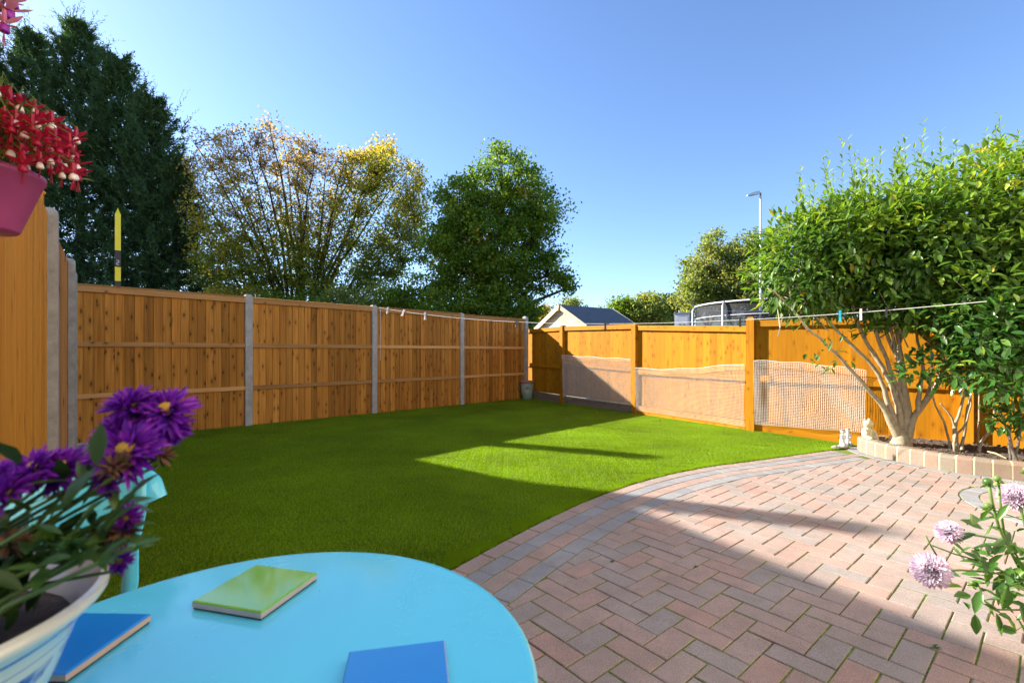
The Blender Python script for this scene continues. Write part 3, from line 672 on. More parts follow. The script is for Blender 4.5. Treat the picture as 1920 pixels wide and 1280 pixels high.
# ------------------------------------------------------------ white netting on the back fence
def netting(seg, t0, t1, z00, z01, z10, z11, label, wav, bulge):
    a, b, L, ang = SEG[seg]; x0, x1 = t0 * L, t1 * L; o = empty('garden_netting', (a.x + (b.x - a.x) * t0, a.y + (b.y - a.y) * t0, 0), ang)
    tag(o, label, 'netting', 'sheets of white plastic netting along the orange fence'); cell = .0205; W = x1 - x0; nx = int(W / cell); nz = 42; mb = MB()
    def surf(s, q):     # s,q in 0..1
        zt = z01 * (1 - s) + z11 * s + wav * math.sin(s * 3.3 + .5) * (-.045) + .008 * math.sin(s * 17); zb = z00 * (1 - s) + z10 * s
        y = -.062 - bulge * (math.sin(q * 3.1) * (.25 + .75 * math.exp(-((s - .05) / .06) ** 2)) + .25 * math.sin(s * 14 + q * 3) + .25) * 0.6 - (.02 if q > .9 else 0)
        return Vector((s * W + .006 * math.sin(q * 5 + s * 9), y, zb + (zt - zb) * q))
    def strip(pts, r):
        vs = []; fs = []
        for i, p in enumerate(pts):
            vs += [p + Vector(d) * r for d in ((1, 0, .2), (0, -1, 0), (-1, 0, -.2))] if r_vert else [p + Vector(d) * r for d in ((0, 0, 1), (0, -1, 0), (0, 0, -1))]
        for i in range(len(pts) - 1):
            for k in range(3): fs.append((3 * i + k, 3 * i + (k + 1) % 3, 3 * i + 3 + (k + 1) % 3, 3 * i + 3 + k))
        mb.add(vs, fs)
    r_vert = True
    for i in range(nx + 1): strip([surf(i / nx, j / 14) for j in range(15)], .0018)
    r_vert = False
    for j in range(nz + 1): strip([surf(i / 30, j / nz) for i in range(31)], .0013)
    mb.build('net_grid', M['net'], o)
    r_vert = False; mb = MB(); strip([surf(i / 30, 1.0) for i in range(31)], .004); mb.build('top_edge', M['net'], o)
netting(1, .02, .97, .10, 1.02, .13, .965, 'white plastic netting on the fence panel crossed by the diagonal shadow edge', 0, .02)
netting(2, .03, .97, .05, .83, .05, .90, 'white netting with a sagging top, on the middle sunlit fence panel', 1, .05)
netting(3, .03, .60, .10, .965, .14, .90, 'white netting bulging out beside the post nearest the pale-stemmed bush', -.5, .07)

# ------------------------------------------------------------ planter
planter = empty('brick_planter', (4.2, 4.5, 0)); tag(planter, 'low curved brick edging holding the dark soil of the corner bed', 'planter')
o_ = np.array([4.2, 4.5])
def wedge_bricks():
    Cc = resample(PLANT, .01); T = tang(Cc); s = 0; step = .118
    L = np.arange(len(Cc)) * .01
    while s + step < L[-1]:
        def pt(ss, d):
            x = np.array([np.interp(ss, L, Cc[:, 0]), np.interp(ss, L, Cc[:, 1])]); t = np.array([np.interp(ss, L, T[:, 0]), np.interp(ss, L, T[:, 1])]); t /= np.linalg.norm(t)
            return x + np.array([t[1], -t[0]]) * d
        for nm, a, b, mat, ht, ins in (('brick', s + .0090, s + step - .0090, M['planter_brick'], .150, 0), ('mortar_joint', s - .0087, s + .0087, M['mortar'], .148, .0025)):
            c = pt((a + b) / 2, -.05); mb = MB(); r = .028; prof = [(-.10 + ins, -.05), (-.10 + ins, ht), (-r, ht), (-r * .3, ht - r * .25), (-ins, ht - r), (-ins, -.05)]
            vs = []
            for ss in (a, b):
                for d, z in prof: q = pt(ss, d) - c; vs.append((q[0], q[1], z))
            n = len(prof); fs = [tuple(range(n)), tuple(range(2 * n - 1, n - 1, -1))] + [(k, n + k, n + (k + 1) % n, (k + 1) % n) for k in range(n)]
            mb.add(vs, fs); mb.build(nm, mat, planter, loc=(c[0] - o_[0], c[1] - o_[1], random.uniform(-.003, .003) if nm == 'brick' else 0))
        s += step
wedge_bricks()
# soil
inn = offset(PLANT, -.06); soil_poly = [tuple(x) for x in inn] + [(6.2, 3.1), (6.14, 3.2), (4.80, 4.93), (4.36, 5.42)]
xs = np.arange(3.75, 6.2, .035); ys = np.arange(2.8, 5.6, .035); X, Y = np.meshgrid(xs, ys); ok = inside(X, Y, soil_poly)
idx = -np.ones(X.shape, int); idx[ok] = np.arange(ok.sum()); Z = .128 + .018 * np.sin(X * 5 + Y * 3) + RNG.normal(0, .008, X.shape); V = np.stack([X[ok], Y[ok], Z[ok]], 1)
T = []
for i in range(X.shape[0] - 1):
    for j in range(X.shape[1] - 1):
        q = (idx[i, j], idx[i, j + 1], idx[i + 1, j + 1], idx[i + 1, j])
        if min(q) >= 0: T += [(q[0], q[1], q[2]), (q[0], q[2], q[3])]
me = np_mesh('soil', V, np.array(T), np.full(len(V), .5), M['soil'], True); tag(link('soil', me), kind='structure')
mb = MB()
for i in range(900):
    x = random.uniform(3.8, 5.4); y = random.uniform(3.4, 5.4)
    if not inside(np.array([x]), np.array([y]), soil_poly)[0]: continue
    r = random.uniform(.004, .013) * (1.8 if random.random() < .06 else 1); mb.ball((x, y, .136 + .018 * math.sin(x * 5 + y * 3)), (r, r * random.uniform(.6, 1), r * .7), 5, 3, random.random())
o = mb.build('soil_clods', M['soil']); tag(o, 'small clods and pebbles lying on the soil of the corner bed', 'soil', kind='stuff')
mb = MB()
for k, (u, v) in enumerate(((1745, 828), (1770, 826), (1760, 820))):
    pass
tw = [gnd(1852, 846, .15), gnd(1868, 850, .155), gnd(1887, 859, .15)]
tag(MB().tube(tw, [.006, .008, .005], 6).build('twig', M['twig']), 'pale bent twig lying on the soil near the right edge', 'twig')

# ------------------------------------------------------------ big bush on the right
def tree_thing(name, loc, label, cat='tree', group=None):
    e = empty(name, loc); tag(e, label, cat, group); return e
def blob_leaves(ells, count, L, W, up=.25, shell=.55, outm=.8):
    P = []; D = []; N = []
    wts = np.array([e[3] * e[4] * e[5] for e in ells]) ** .8; wts /= wts.sum()
    for e, w in zip(ells, wts):
        c = np.array(e[:3]); r = np.array(e[3:6]); n = int(count * w); d = rdir(n); rad = shell + (1 - shell) * RNG.random(n) ** .6
        rad *= 1 + .13 * np.sin(d[:, 0] * 7 + d[:, 2] * 9 + c[0]) + .09 * np.sin(d[:, 1] * 15 + d[:, 2] * 13)
        p = c + d * r * rad[:, None]; out = unit(d / r)
        dirv = out * outm + rdir(n) * .75 + np.array([0, 0, up])
        P.append(p); D.append(dirv); N.append(out * .5 + np.array([0, 0, .9]) + rdir(n) * .35)
    return np.concatenate(P), np.concatenate(D), np.concatenate(N)
def single_leaves(parent, P, D, N, L, W, rnd, mat, origin, n=300, name='leaf', fold=.16, droop=.22):
    """the n leaves that show largest become parts, the rest one mesh"""
    dist = np.linalg.norm(P - np.array([0, 0, CH]), axis=1); u = 960 + F * P[:, 0] / P[:, 1]; v = HZ - F * (P[:, 2] - CH) / P[:, 1]
    dist = dist + 100 * ((u < 0) | (u > 1915) | (v < 0) | (v > 1275)); order = np.argsort(dist); near = order[:n]; far = order[n:]
    near_v = []
    for q in range(8):
        V, T, r = leaf_arrays(np.zeros((1, 3)), np.array([[1., 0, 0]]), np.array([[0, 0, 1.]]), 1.0, .36 + .03 * (q % 3), np.array([.08 + .11 * q]), fold + .05 * (q % 2), droop * (.5 + .25 * (q % 4)))
        near_v.append(np_mesh(name, V, T, r, mat))
    Dn = unit(D); S = unit(np.cross(Dn, N)); Nn = unit(np.cross(S, Dn)); par = np.array(origin)
    LL = np.broadcast_to(L, (len(P),))
    for i in near:
        o = link(name, near_v[int(min(7, max(0, rnd[i] * 8)))], parent); m = Matrix((( *Dn[i], 0), (*(-S[i]), 0), (*Nn[i], 0), (0, 0, 0, 1))).transposed()
        p = P[i] - par; o.matrix_basis = Matrix.Translation(Vector(p)) @ m @ Matrix.Diagonal((LL[i], LL[i] * (.8 + .4 * random.random()), LL[i], 1))
    if len(far):
        V, T, r = leaf_arrays(P[far] - par, D[far], N[far], LL[far], np.broadcast_to(W, (len(P),))[far], rnd[far], fold, droop)
        o = link('foliage', np_mesh('foliage', V, T, r, mat), parent); o['kind'] = 'stuff'; return o
def E_(u, v, Y, ru, rv, d):
    p = at(u, v, Y); return (p.x, p.y, p.z, ru * Y / F, d, rv * Y / F)
def stems_from_px(parent, org, lines, mat, name='stem'):
    for ln in lines:
        pts = [at(u, v, Y) for (u, v, Y, r) in ln]; rad = [r for *_, r in ln]
        if .12 < pts[0].z < .45 and ln[0][1] > 775: pts.insert(0, Vector((pts[0].x * .99, pts[0].y * .99, .09))); rad.insert(0, rad[0] * 1.15)
        c = spline([tuple(p) for p in pts], .08); k = np.linspace(0, 1, len(c)); rr = .8 * np.interp(k, np.linspace(0, 1, len(rad)), rad) * (1 + .05 * np.sin(np.arange(len(c)) * 1.9))
        c = c + RNG.normal(0, .004, c.shape)
        MB().tube([Vector(p) - Vector(org) for p in c], list(rr), 8).build(name, mat, parent, smooth=True)
bo = Vector((4.12, 4.95, .12))
bush = tree_thing('bush', bo, 'large leafy bush with many pale bare stems fanning up from one stump in the bed', 'bush')
S_ = [
 [(1690, 832, 4.95, .055), (1660, 770, 4.95, .028), (1615, 715, 4.9, .022), (1560, 655, 4.85, .018), (1515, 615, 4.8, .015), (1487, 580, 4.8, .012), (1440, 540, 4.8, .008)],
 [(1686, 828, 4.95, .045), (1668, 760, 4.95, .030), (1640, 690, 4.95, .022), (1600, 650, 4.95, .02), (1560, 610, 5.0, .016), (1520, 560, 5.0, .01)],
 [(1690, 825, 4.97, .05), (1684, 760, 4.95, .030), (1655, 690, 4.95, .024), (1625, 640, 4.95, .02), (1603, 590, 4.95, .018), (1590, 520, 4.95, .012)],
 [(1692, 825, 4.98, .05), (1690, 750, 4.95, .028), (1668, 690, 4.93, .022), (1645, 630, 4.9, .02), (1635, 580, 4.9, .018), (1630, 480, 4.9, .01)],
 [(1694, 822, 4.98, .05), (1690, 740, 5.0, .030), (1685, 680, 5.0, .022), (1660, 620, 5.0, .02), (1655, 560, 5.0, .016), (1680, 470, 5.0, .01)],
 [(1696, 822, 4.98, .05), (1697, 760, 4.97, .026), (1693, 690, 4.95, .022), (1684, 640, 4.95, .02), (1673, 580, 4.95, .017), (1690, 500, 4.9, .01)],
 [(1698, 822, 4.95, .05), (1697, 750, 4.93, .028), (1690, 700, 4.9, .022), (1685, 650, 4.9, .018), (1700, 600, 4.9, .016), (1720, 500, 4.9, .01)],
 [(1692, 815, 5.02, .05), (1680, 730, 5.02, .024), (1640, 670, 5.05, .016), (1605, 600, 5.05, .013), (1570, 540, 5.1, .01)],
 [(1700, 820, 4.95, .05), (1702, 765, 4.95, .036), (1694, 720, 4.95, .026), (1682, 660, 4.95, .020), (1668, 610, 4.95, .017), (1660, 540, 4.9, .01)],
 [(1696, 770, 4.95, .026), (1697, 720, 4.9, .020), (1688, 660, 4.88, .018), (1692, 600, 4.85, .015), (1740, 540, 4.8, .01)],
 [(1702, 832, 4.93, .05), (1712, 790, 4.9, .042), (1722, 770, 4.88, .036), (1745, 740, 4.85, .034), (1762, 706, 4.8, .03), (1775, 690, 4.75, .022), (1800, 660, 4.7, .014)],
 [(1722, 772, 4.88, .032), (1724, 735, 4.88, .024), (1730, 695, 4.88, .018), (1722, 640, 4.9, .014), (1712, 590, 4.9, .010)],
 [(1735, 750, 4.87, .02), (1748, 700, 4.9, .014), (1742, 640, 4.92, .012), (1722, 600, 4.95, .010), (1715, 540, 4.95, .008)],
]
stems_from_px(bush, bo, S_, M['bark_pale'])
mb = MB(); mb.lathe([(.12, -.12), (.10, 0), (.075, .05), (.05, .12), (.03, .17)], 14); o = mb.build('stump', M['bark_pale'], bush, smooth=True)
ELL = [E_(1530, 490, 5.05, 115, 100, .60), E_(1490, 545, 5.0, 60, 45, .4), E_(1600, 440, 5.0, 120, 70, .65), E_(1700, 475, 4.95, 190, 122, .8), E_(1850, 430, 4.6, 190, 140, .8), E_(1850, 560, 4.45, 170, 140, .65), E_(1700, 560, 4.75, 110, 60, .45), E_(2060, 500, 4.3, 220, 270, .9)]
P, D, N = blob_leaves(ELL, 33000, .1, .035, up=-.05, shell=.45)
keep = ~((P[:, 2] < CH + (HZ - 615) / F * P[:, 1]) & ((960 + F * P[:, 0] / P[:, 1]) < 1760)); P, D, N = P[keep], D[keep], N[keep]
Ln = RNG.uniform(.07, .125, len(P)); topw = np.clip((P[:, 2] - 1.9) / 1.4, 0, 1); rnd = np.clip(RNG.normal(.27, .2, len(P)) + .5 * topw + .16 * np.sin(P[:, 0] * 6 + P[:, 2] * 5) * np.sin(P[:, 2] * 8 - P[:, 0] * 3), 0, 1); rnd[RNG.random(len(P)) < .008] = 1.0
# upright shoots
Ps = [P]; Ds = [D]; Ns = [N]; Ls = [Ln]; Rs = [rnd]; mbs = MB()
for i in range(85):
    u = RNG.uniform(1480, 1990); Y = RNG.uniform(4.95, 5.4); base_v = np.interp(u, [1440, 1520, 1600, 1720, 1860, 2000], [510, 425, 385, 375, 345, 310]) + RNG.uniform(0, 50); top_v = base_v - RNG.uniform(60, 150)
    a = at(u, base_v + 40, Y); b = at(u + RNG.normal(0, 12), top_v, Y + RNG.normal(0, .1)); k = 24
    t = np.linspace(.12, 1, k)[:, None]; A = np.array(a); B = np.array(b); p = A + (B - A) * t; an = np.arange(k) * 2.4 + i
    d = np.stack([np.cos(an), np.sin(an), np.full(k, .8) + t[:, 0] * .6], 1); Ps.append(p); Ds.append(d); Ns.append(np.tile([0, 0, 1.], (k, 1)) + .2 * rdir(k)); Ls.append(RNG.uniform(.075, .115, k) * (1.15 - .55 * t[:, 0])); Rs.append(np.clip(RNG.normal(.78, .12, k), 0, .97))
    mbs.tube([a - bo, (a + b) / 2 - bo + Vector((.01, 0, 0)), b - bo], [.004, .003, .0015], 4)
# low sprigs hanging in front of the fence
for (u, v, Y) in ((1560, 640, 4.8), (1530, 665, 4.8), (1580, 668, 4.8), (1610, 625, 4.85), (1595, 610, 4.9), (1500, 600, 4.8), (1535, 600, 4.8), (1590, 590, 4.9), (1650, 600, 4.85), (1548, 688, 4.8)):
    k = 9; p = np.array(at(u, v, Y)) + RNG.normal(0, .05, (k, 3)); Ps.append(p); Ds.append(rdir(k) + np.array([-.3, 0, -.4])); Ns.append(np.tile([0, -.3, 1.], (k, 1))); Ls.append(RNG.uniform(.06, .09, k)); Rs.append(RNG.uniform(.1, .4, k))
P = np.concatenate(Ps); D = np.concatenate(Ds); N = np.concatenate(Ns); Ln = np.concatenate(Ls); rnd = np.concatenate(Rs)
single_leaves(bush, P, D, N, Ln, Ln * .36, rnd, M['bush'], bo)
o = mbs.build('shoots', M['stem'], bush); o.name = 'shoot_stems'; o['kind'] = 'stuff'
mb = MB()
for i in range(170):      # twigs inside the crown
    e = ELL[RNG.integers(0, len(ELL))]; c = np.array(e[:3]); r = np.array(e[3:6]); a = c - np.array([0, 0, r[2] * .5]) + RNG.normal(0, .15, 3); b = c + rdir(1)[0] * r * .95
    mb.tube([Vector(a) - bo, Vector((a + b) / 2 + RNG.normal(0, .04, 3)) - bo, Vector(b) - bo], [.007, .005, .002], 4)
o = mb.build('twigs', M['bark_pale'], bush); o.name = 'inner_twigs'; o['kind'] = 'stuff'

# second, smaller laurel with glossy leaves at the right
lo = Vector((4.45, 4.66, .12)); lau = tree_thing('laurel_shrub', lo, 'glossy dark green laurel with thin pale forked stems right of the big bush', 'shrub')
stems_from_px(lau, lo, [
 [(1792, 838, 4.68, .026), (1792, 800, 4.68, .020), (1797, 780, 4.68, .016), (1806, 745, 4.66, .012), (1815, 690, 4.58, .009)],
 [(1790, 800, 4.68, .014), (1775, 770, 4.68, .010), (1762, 755, 4.70, .007)],
 [(1805, 832, 4.70, .016), (1812, 780, 4.68, .013), (1822, 700, 4.63, .010), (1820, 620, 4.58, .007)],
 [(1797, 812, 4.68, .012), (1812, 790, 4.64, .009), (1822, 740, 4.61, .008), (1830, 690, 4.58, .006)],
 [(1780, 828, 4.78, .013), (1768, 790, 4.78, .010), (1750, 745, 4.78, .009), (1742, 690, 4.78, .008)],
 [(1837, 832, 4.63, .016), (1856, 805, 4.58, .014), (1866, 760, 4.53, .011), (1868, 700, 4.48, .010)],
 [(1835, 800, 4.78, .010), (1836, 730, 4.78, .008), (1834, 680, 4.78, .006)]], M['bark_pale'])
LE = [E_(1745, 690, 4.4, 55, 35, .2), E_(1830, 680, 4.15, 75, 55, .35), E_(1900, 700, 3.9, 80, 60, .35), E_(1890, 620, 3.95, 90, 70, .35), E_(1850, 610, 4.1, 90, 60, .35)]
P, D, N = blob_leaves(LE, 1500, .1, .04, up=.1, shell=.35); Ln = RNG.uniform(.075, .12, len(P)); rnd = np.clip(RNG.normal(.35, .22, len(P)), 0, .95); rnd[RNG.random(len(P)) < .03] = 1
single_leaves(lau, P, D, N, Ln, Ln * .42, rnd, M['laurel'], lo, 260)
lo2 = Vector((4.50, 4.19, .12)); la2 = tree_thing('young_shrub', lo2, 'small leafy shrub with forked grey stems at the right edge of the bed', 'shrub')
stems_from_px(la2, lo2, [[(1903, 860, 4.19, .020), (1895, 825, 4.19, .014), (1882, 790, 4.19, .011), (1875, 765, 4.19, .007)], [(1903, 856, 4.19, .016), (1912, 810, 4.19, .012), (1925, 770, 4.19, .008)], [(1893, 820, 4.19, .010), (1900, 790, 4.19, .008), (1898, 760, 4.19, .006)]], M['bark_grey'])
P, D, N = blob_leaves([E_(1876, 785, 4.19, 30, 24, .12), E_(1910, 772, 4.19, 34, 30, .14), E_(1925, 800, 4.16, 20, 20, .1)], 190, .1, .04, up=.1, shell=.2); Ln = RNG.uniform(.065, .10, len(P))
single_leaves(la2, P, D, N, Ln, Ln * .42, np.clip(RNG.normal(.4, .2, len(P)), 0, 1), M['laurel'], lo2, 190)

# ------------------------------------------------------------ background trees
def conifer(loc, H, rad, label, seed, nb=330, mn=.25, lf=1.0):
    rng = np.random.default_rng(seed); t = tree_thing('conifer_tree', loc, label, 'tree'); mb = MB()
    mb.tube([(0, 0, -.3), (.1, 0, H * .5), (0, .1, H * .97)], [.32, .2, .02], 8); mb.build('trunk', M['bark_dark'], t)
    Pp = []; Dd = []; Nn = []; Ll = []; Rr = []; br = MB()
    for i in range(nb):
        f = (i + rng.random()) / nb; z = H * (.04 + .95 * f ** .9); env = (1 - f) ** .75 * rad * rng.uniform(.4, 1.15) * (1 + .28 * math.sin(i * 2.399 * 3 + z * .9)) + mn; az = i * 2.399 + rng.normal(0, .3)
        el = R(12 + 50 * f + rng.normal(0, 8)); hd = np.array([math.cos(az), math.sin(az), 0]); start = np.array([0, 0, z]); pts = [start]; k = 7; p = start
        for j in range(k):
            e2 = el + R(-16 + 34 * j / k); stp = env / k / max(.5, math.cos(e2)); p = p + (hd * math.cos(e2) + np.array([0, 0, math.sin(e2)])) * stp; pts.append(p)
        if i % 2 == 0: br.tube([Vector(x) for x in pts[::2]], [.05 * (1 - f) + .02, .03, .02, .008], 4)
        m = 34; tl = rng.uniform(.5, 1.7) * min(1, mn * 4); q = np.linspace(0, 1, m)[:, None]; dd = hd * .55 + np.array([0, 0, .8]) + rng.normal(0, .2, 3); bend = rng.normal(0, .25, 3)
        Pp.append(p - dd * .2 + dd * q * tl + bend * q * q * tl); Dd.append(dd * .7 + rng.normal(0, .45, (m, 3))); Nn.append(rng.normal(0, 1, (m, 3))); Ll.append((.34 - .22 * q[:, 0]) * lf); Rr.append(np.full(m, .6))
        side = np.cross(hd, [0, 0, 1]); nb2 = 13 if env > .8 else 8; pa = np.array(pts)
        for q in range(nb2):
            sx = rng.uniform(.22, 1.0) ** .8 * k; b0 = np.array([np.interp(sx, np.arange(k + 1), pa[:, c]) for c in range(3)]); bl = (rng.uniform(.35, 1.0) * (1.15 - .5 * sx / k)) * min(1, env + .2) * max(lf, .5)
            d0 = hd * .75 + side * rng.normal(0, .75) + np.array([0, 0, rng.uniform(-.15, .25) + .65 * f]); d0 /= np.linalg.norm(d0); m2 = 18; tq = np.linspace(.05, 1, m2)[:, None]
            pp = b0 + d0 * tq * bl + np.array([0, 0, 1]) * (tq ** 2) * rng.uniform(-.12, .22) * bl + rng.normal(0, .035, (m2, 3))
            Pp.append(pp); Dd.append(d0 + rng.normal(0, .5, (m2, 3)) + np.array([0, 0, .15])); Nn.append(np.array([0, 0, 1.]) + rng.normal(0, .5, (m2, 3))); Ll.append(rng.uniform(.15, .36, m2) * lf * (1.2 - .5 * tq[:, 0])); Rr.append(np.clip(rng.normal(.30 + .3 * f, .15, m2) + .25 * tq[:, 0], 0, 1))
    P = np.concatenate(Pp); V, T, r = leaf_arrays(P, np.concatenate(Dd), np.concatenate(Nn), np.concatenate(Ll), np.concatenate(Ll) * .24, np.concatenate(Rr), full=False, droop=.1)
    br.build('branches', M['bark_dark'], t).name = 'limbs'; link('crown', np_mesh('crown', V, T, r, M['conifer']), t)
gx = lambda u, Y: (u - 960) / F * Y
for j, (u, Y, v, rd, lb) in enumerate(((148, 29, 52, 3.6, 'tallest dark green conifer in the evergreen group at the upper left'), (60, 30, 70, 3.8, 'tall conifer second from the left edge'), (-25, 29.5, 95, 3.8, 'conifer cut by the left edge behind the hanging flower pot'),
    (222, 28.5, 118, 3.4, 'conifer with a drooping tip just right of the tallest one'), (282, 27.5, 195, 3.1, 'lower conifer, rightmost but one of the evergreens'), (325, 27, 310, 2.6, 'lowest conifer touching the yellow-leaved tree'))):
    conifer((gx(u, Y), Y, -.14), CH + (HZ - v) / F * Y + .14, rd, lb, j + 1, int(300 * (HZ - v + 100) / 700))

def autumn_tree(u0, Y0, label):
    rng = np.random.default_rng(5); loc = (gx(u0, Y0), Y0, -.14); t = tree_thing('autumn_tree', loc, label); skel = MB(); tw = MB(); L0 = np.array(loc)
    poly = [(345, 330), (342, 268), (362, 238), (405, 246), (445, 233), (500, 218), (548, 246), (600, 268), (640, 292), (690, 272), (735, 266), (790, 312), (803, 400), (795, 480), (720, 535), (560, 560), (400, 560), (350, 530), (350, 420)]
    def w(u, v, dy): return np.array(at(u, v, Y0 + dy)) - L0
    nodes = []; tops = [(345, 480), (335, 400), (345, 330), (365, 270), (400, 262), (430, 300), (450, 250), (480, 270), (505, 236), (530, 262), (560, 270), (590, 285), (610, 330), (645, 310), (670, 300), (700, 330), (735, 285), (765, 320), (785, 360), (780, 420), (790, 470), (430, 360), (520, 330), (600, 390), (690, 400), (740, 470), (400, 440)]
    for i, (u, v) in enumerate(tops):
        e = w(u, v, rng.uniform(-2.4, 2.4)); n = 10; q = np.linspace(0, 1, n + 1)[:, None]; base = np.array([rng.normal(0, .3), rng.normal(0, .3), .2]); ctrl = base + (e - base) * np.array([.32, .32, .52]) + rng.normal(0, .2, 3)
        pts = (1 - q) ** 2 * base + 2 * q * (1 - q) * ctrl + q * q * e; pts[1:-1] += rng.normal(0, .06, (n - 1, 3)); skel.tube([Vector(p) for p in pts], list(np.linspace(rng.uniform(.09, .17), .02, n + 1)), 5); nodes.append(pts[2:])
    nodes = np.concatenate(nodes); P = []; R_ = []
    U = rng.uniform(315, 805, 9000); V_ = rng.uniform(215, 560, 9000); ok = inside(U + 9 * np.sin(V_ * .11), V_ + 10 * np.sin(U * .09), poly) & ((U > 372) | (rng.random(9000) < .45)); U, V_ = U[ok][:3000] + rng.normal(0, 7, 3000), V_[ok][:3000] + rng.normal(0, 5, 3000)
    for u, v in zip(U, V_):
        e = w(u, v, rng.normal(0, 1.7)); d = np.linalg.norm(nodes - e, axis=1) + 2.0 * np.clip(nodes[:, 2] - e[2] + .25, 0, 9); i = int(np.argmin(d)); a = nodes[i]
        if np.linalg.norm(e - a) > 2.6: a = e + (a - e) * .6
        m = (a + e) / 2 + rng.normal(0, .08, 3) + np.array([0, 0, -.05]); tw.tube([Vector(a), Vector(m), Vector(e)], [.016, .009, .003], 3, cap=False)
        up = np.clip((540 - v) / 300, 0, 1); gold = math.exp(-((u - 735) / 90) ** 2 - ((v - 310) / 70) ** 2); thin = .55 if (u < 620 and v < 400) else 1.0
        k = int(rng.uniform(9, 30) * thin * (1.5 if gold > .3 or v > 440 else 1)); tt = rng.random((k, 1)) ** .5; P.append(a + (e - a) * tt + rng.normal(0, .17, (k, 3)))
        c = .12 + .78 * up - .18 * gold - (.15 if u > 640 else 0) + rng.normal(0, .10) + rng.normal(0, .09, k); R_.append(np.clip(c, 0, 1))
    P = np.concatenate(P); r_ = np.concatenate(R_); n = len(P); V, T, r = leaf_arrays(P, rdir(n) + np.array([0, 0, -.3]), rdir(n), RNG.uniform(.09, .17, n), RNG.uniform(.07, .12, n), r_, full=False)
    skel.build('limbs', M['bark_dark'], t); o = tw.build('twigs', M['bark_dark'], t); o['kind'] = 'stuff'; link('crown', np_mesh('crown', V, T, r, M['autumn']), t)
autumn_tree(562, 25, 'wide many-stemmed tree with sparse yellow and russet leaves behind the left fence')

def broad_tree(name, loc, label, blobs, ncl, per, lsize, mat, spread, seed, trunk_r=.2, bark='bark_dark', nlimb=1.0, group=None, rb=0.0, trunk=True, cat='tree', fork=.25):
    rng = np.random.default_rng(seed); t = tree_thing(name, loc, label, cat, group); L = np.array(loc); sk = MB(); P = []; Rr = []
    w = np.array([b[3] * b[4] * b[5] for b in blobs]) ** .7; w /= w.sum(); bl = np.array(blobs)
    top = bl[:, 2].max(); cx = (bl[:, 0] * w).sum(); cy = (bl[:, 1] * w).sum()
    if trunk: sk.tube([(0, 0, -.2), (cx * .2, cy * .2, top * .35), (cx * .6, cy * .6, top * .75)], [trunk_r, trunk_r * .75, trunk_r * .3], 8)
    for b, wi in zip(bl, w):
        m = max(2, int(ncl * wi)); d = rng.normal(size=(m, 3)); d /= np.linalg.norm(d, axis=1, keepdims=True); rad = rng.random(m) ** .38
        c = b[:3] + d * b[3:6] * rad[:, None]; node = b[:3] - np.array([0, 0, b[5] * .55])
        if trunk:
            st = np.array([cx * .3, cy * .3, min(node[2] * .7, top * .5) + rng.uniform(-.3, .3)]); sk.tube([Vector(st), Vector((st + node) / 2 + rng.normal(0, .15, 3)), Vector(node)], [trunk_r * .5, trunk_r * .35, trunk_r * .22], 5)
        for j in range(m):
            if rng.random() < nlimb: sk.tube([Vector(node), Vector((node + c[j]) / 2 + rng.normal(0, .1, 3)), Vector(c[j])], [trunk_r * .16, trunk_r * .1, trunk_r * .03], 4)
            k = int(per * rng.uniform(.5, 1.5)); sp = spread * rng.uniform(.6, 1.3); q = c[j] + rng.normal(0, 1, (k, 3)) * np.array([sp, sp, sp * .6]); P.append(q)
            Rr.append(np.clip(rng.normal(.45 + rb, .17, k) + rng.normal(0, .12) + (.5 if rng.random() < .03 else 0), 0, 1))
    P = np.concatenate(P); r_ = np.concatenate(Rr); n = len(P)
    V, T, r = leaf_arrays(P, rdir(n) + np.array([0, 0, -.2]), rdir(n) + np.array([0, 0, .8]), RNG.uniform(.7, 1.3, n) * lsize, RNG.uniform(.45, .85, n) * lsize, r_, full=False)
    if len(sk.v): sk.build('limbs' if trunk else 'stems', M[bark], t)
    link('crown', np_mesh('crown', V, T, r, M[mat]), t); return t
def BL(u, v, Y, ru, rv, dd, loc):
    p = at(u, v, Y); return (p.x - loc[0], p.y - loc[1], p.z - loc[2], ru * Y / F, dd, rv * Y / F)
L1 = (gx(915, 20), 20, -.14)
broad_tree('maple_tree', L1, 'big round green tree with a few yellow leaves behind the middle of the left fence',
  [BL(945, 345, 20, 70, 62, 1.6, L1), BL(870, 390, 20, 62, 70, 1.5, L1), BL(1000, 410, 20, 55, 60, 1.5, L1), BL(925, 460, 20, 95, 85, 2.0, L1), BL(850, 490, 20, 62, 60, 1.5, L1), BL(1025, 500, 20, 45, 32, 1.1, L1), BL(920, 540, 20, 110, 50, 1.8, L1), BL(1055, 535, 20, 28, 16, .7, L1), BL(830, 450, 20, 30, 40, 1.2, L1)],
  460, 125, .135, 'broad', .25, 3, .24, nlimb=.7)
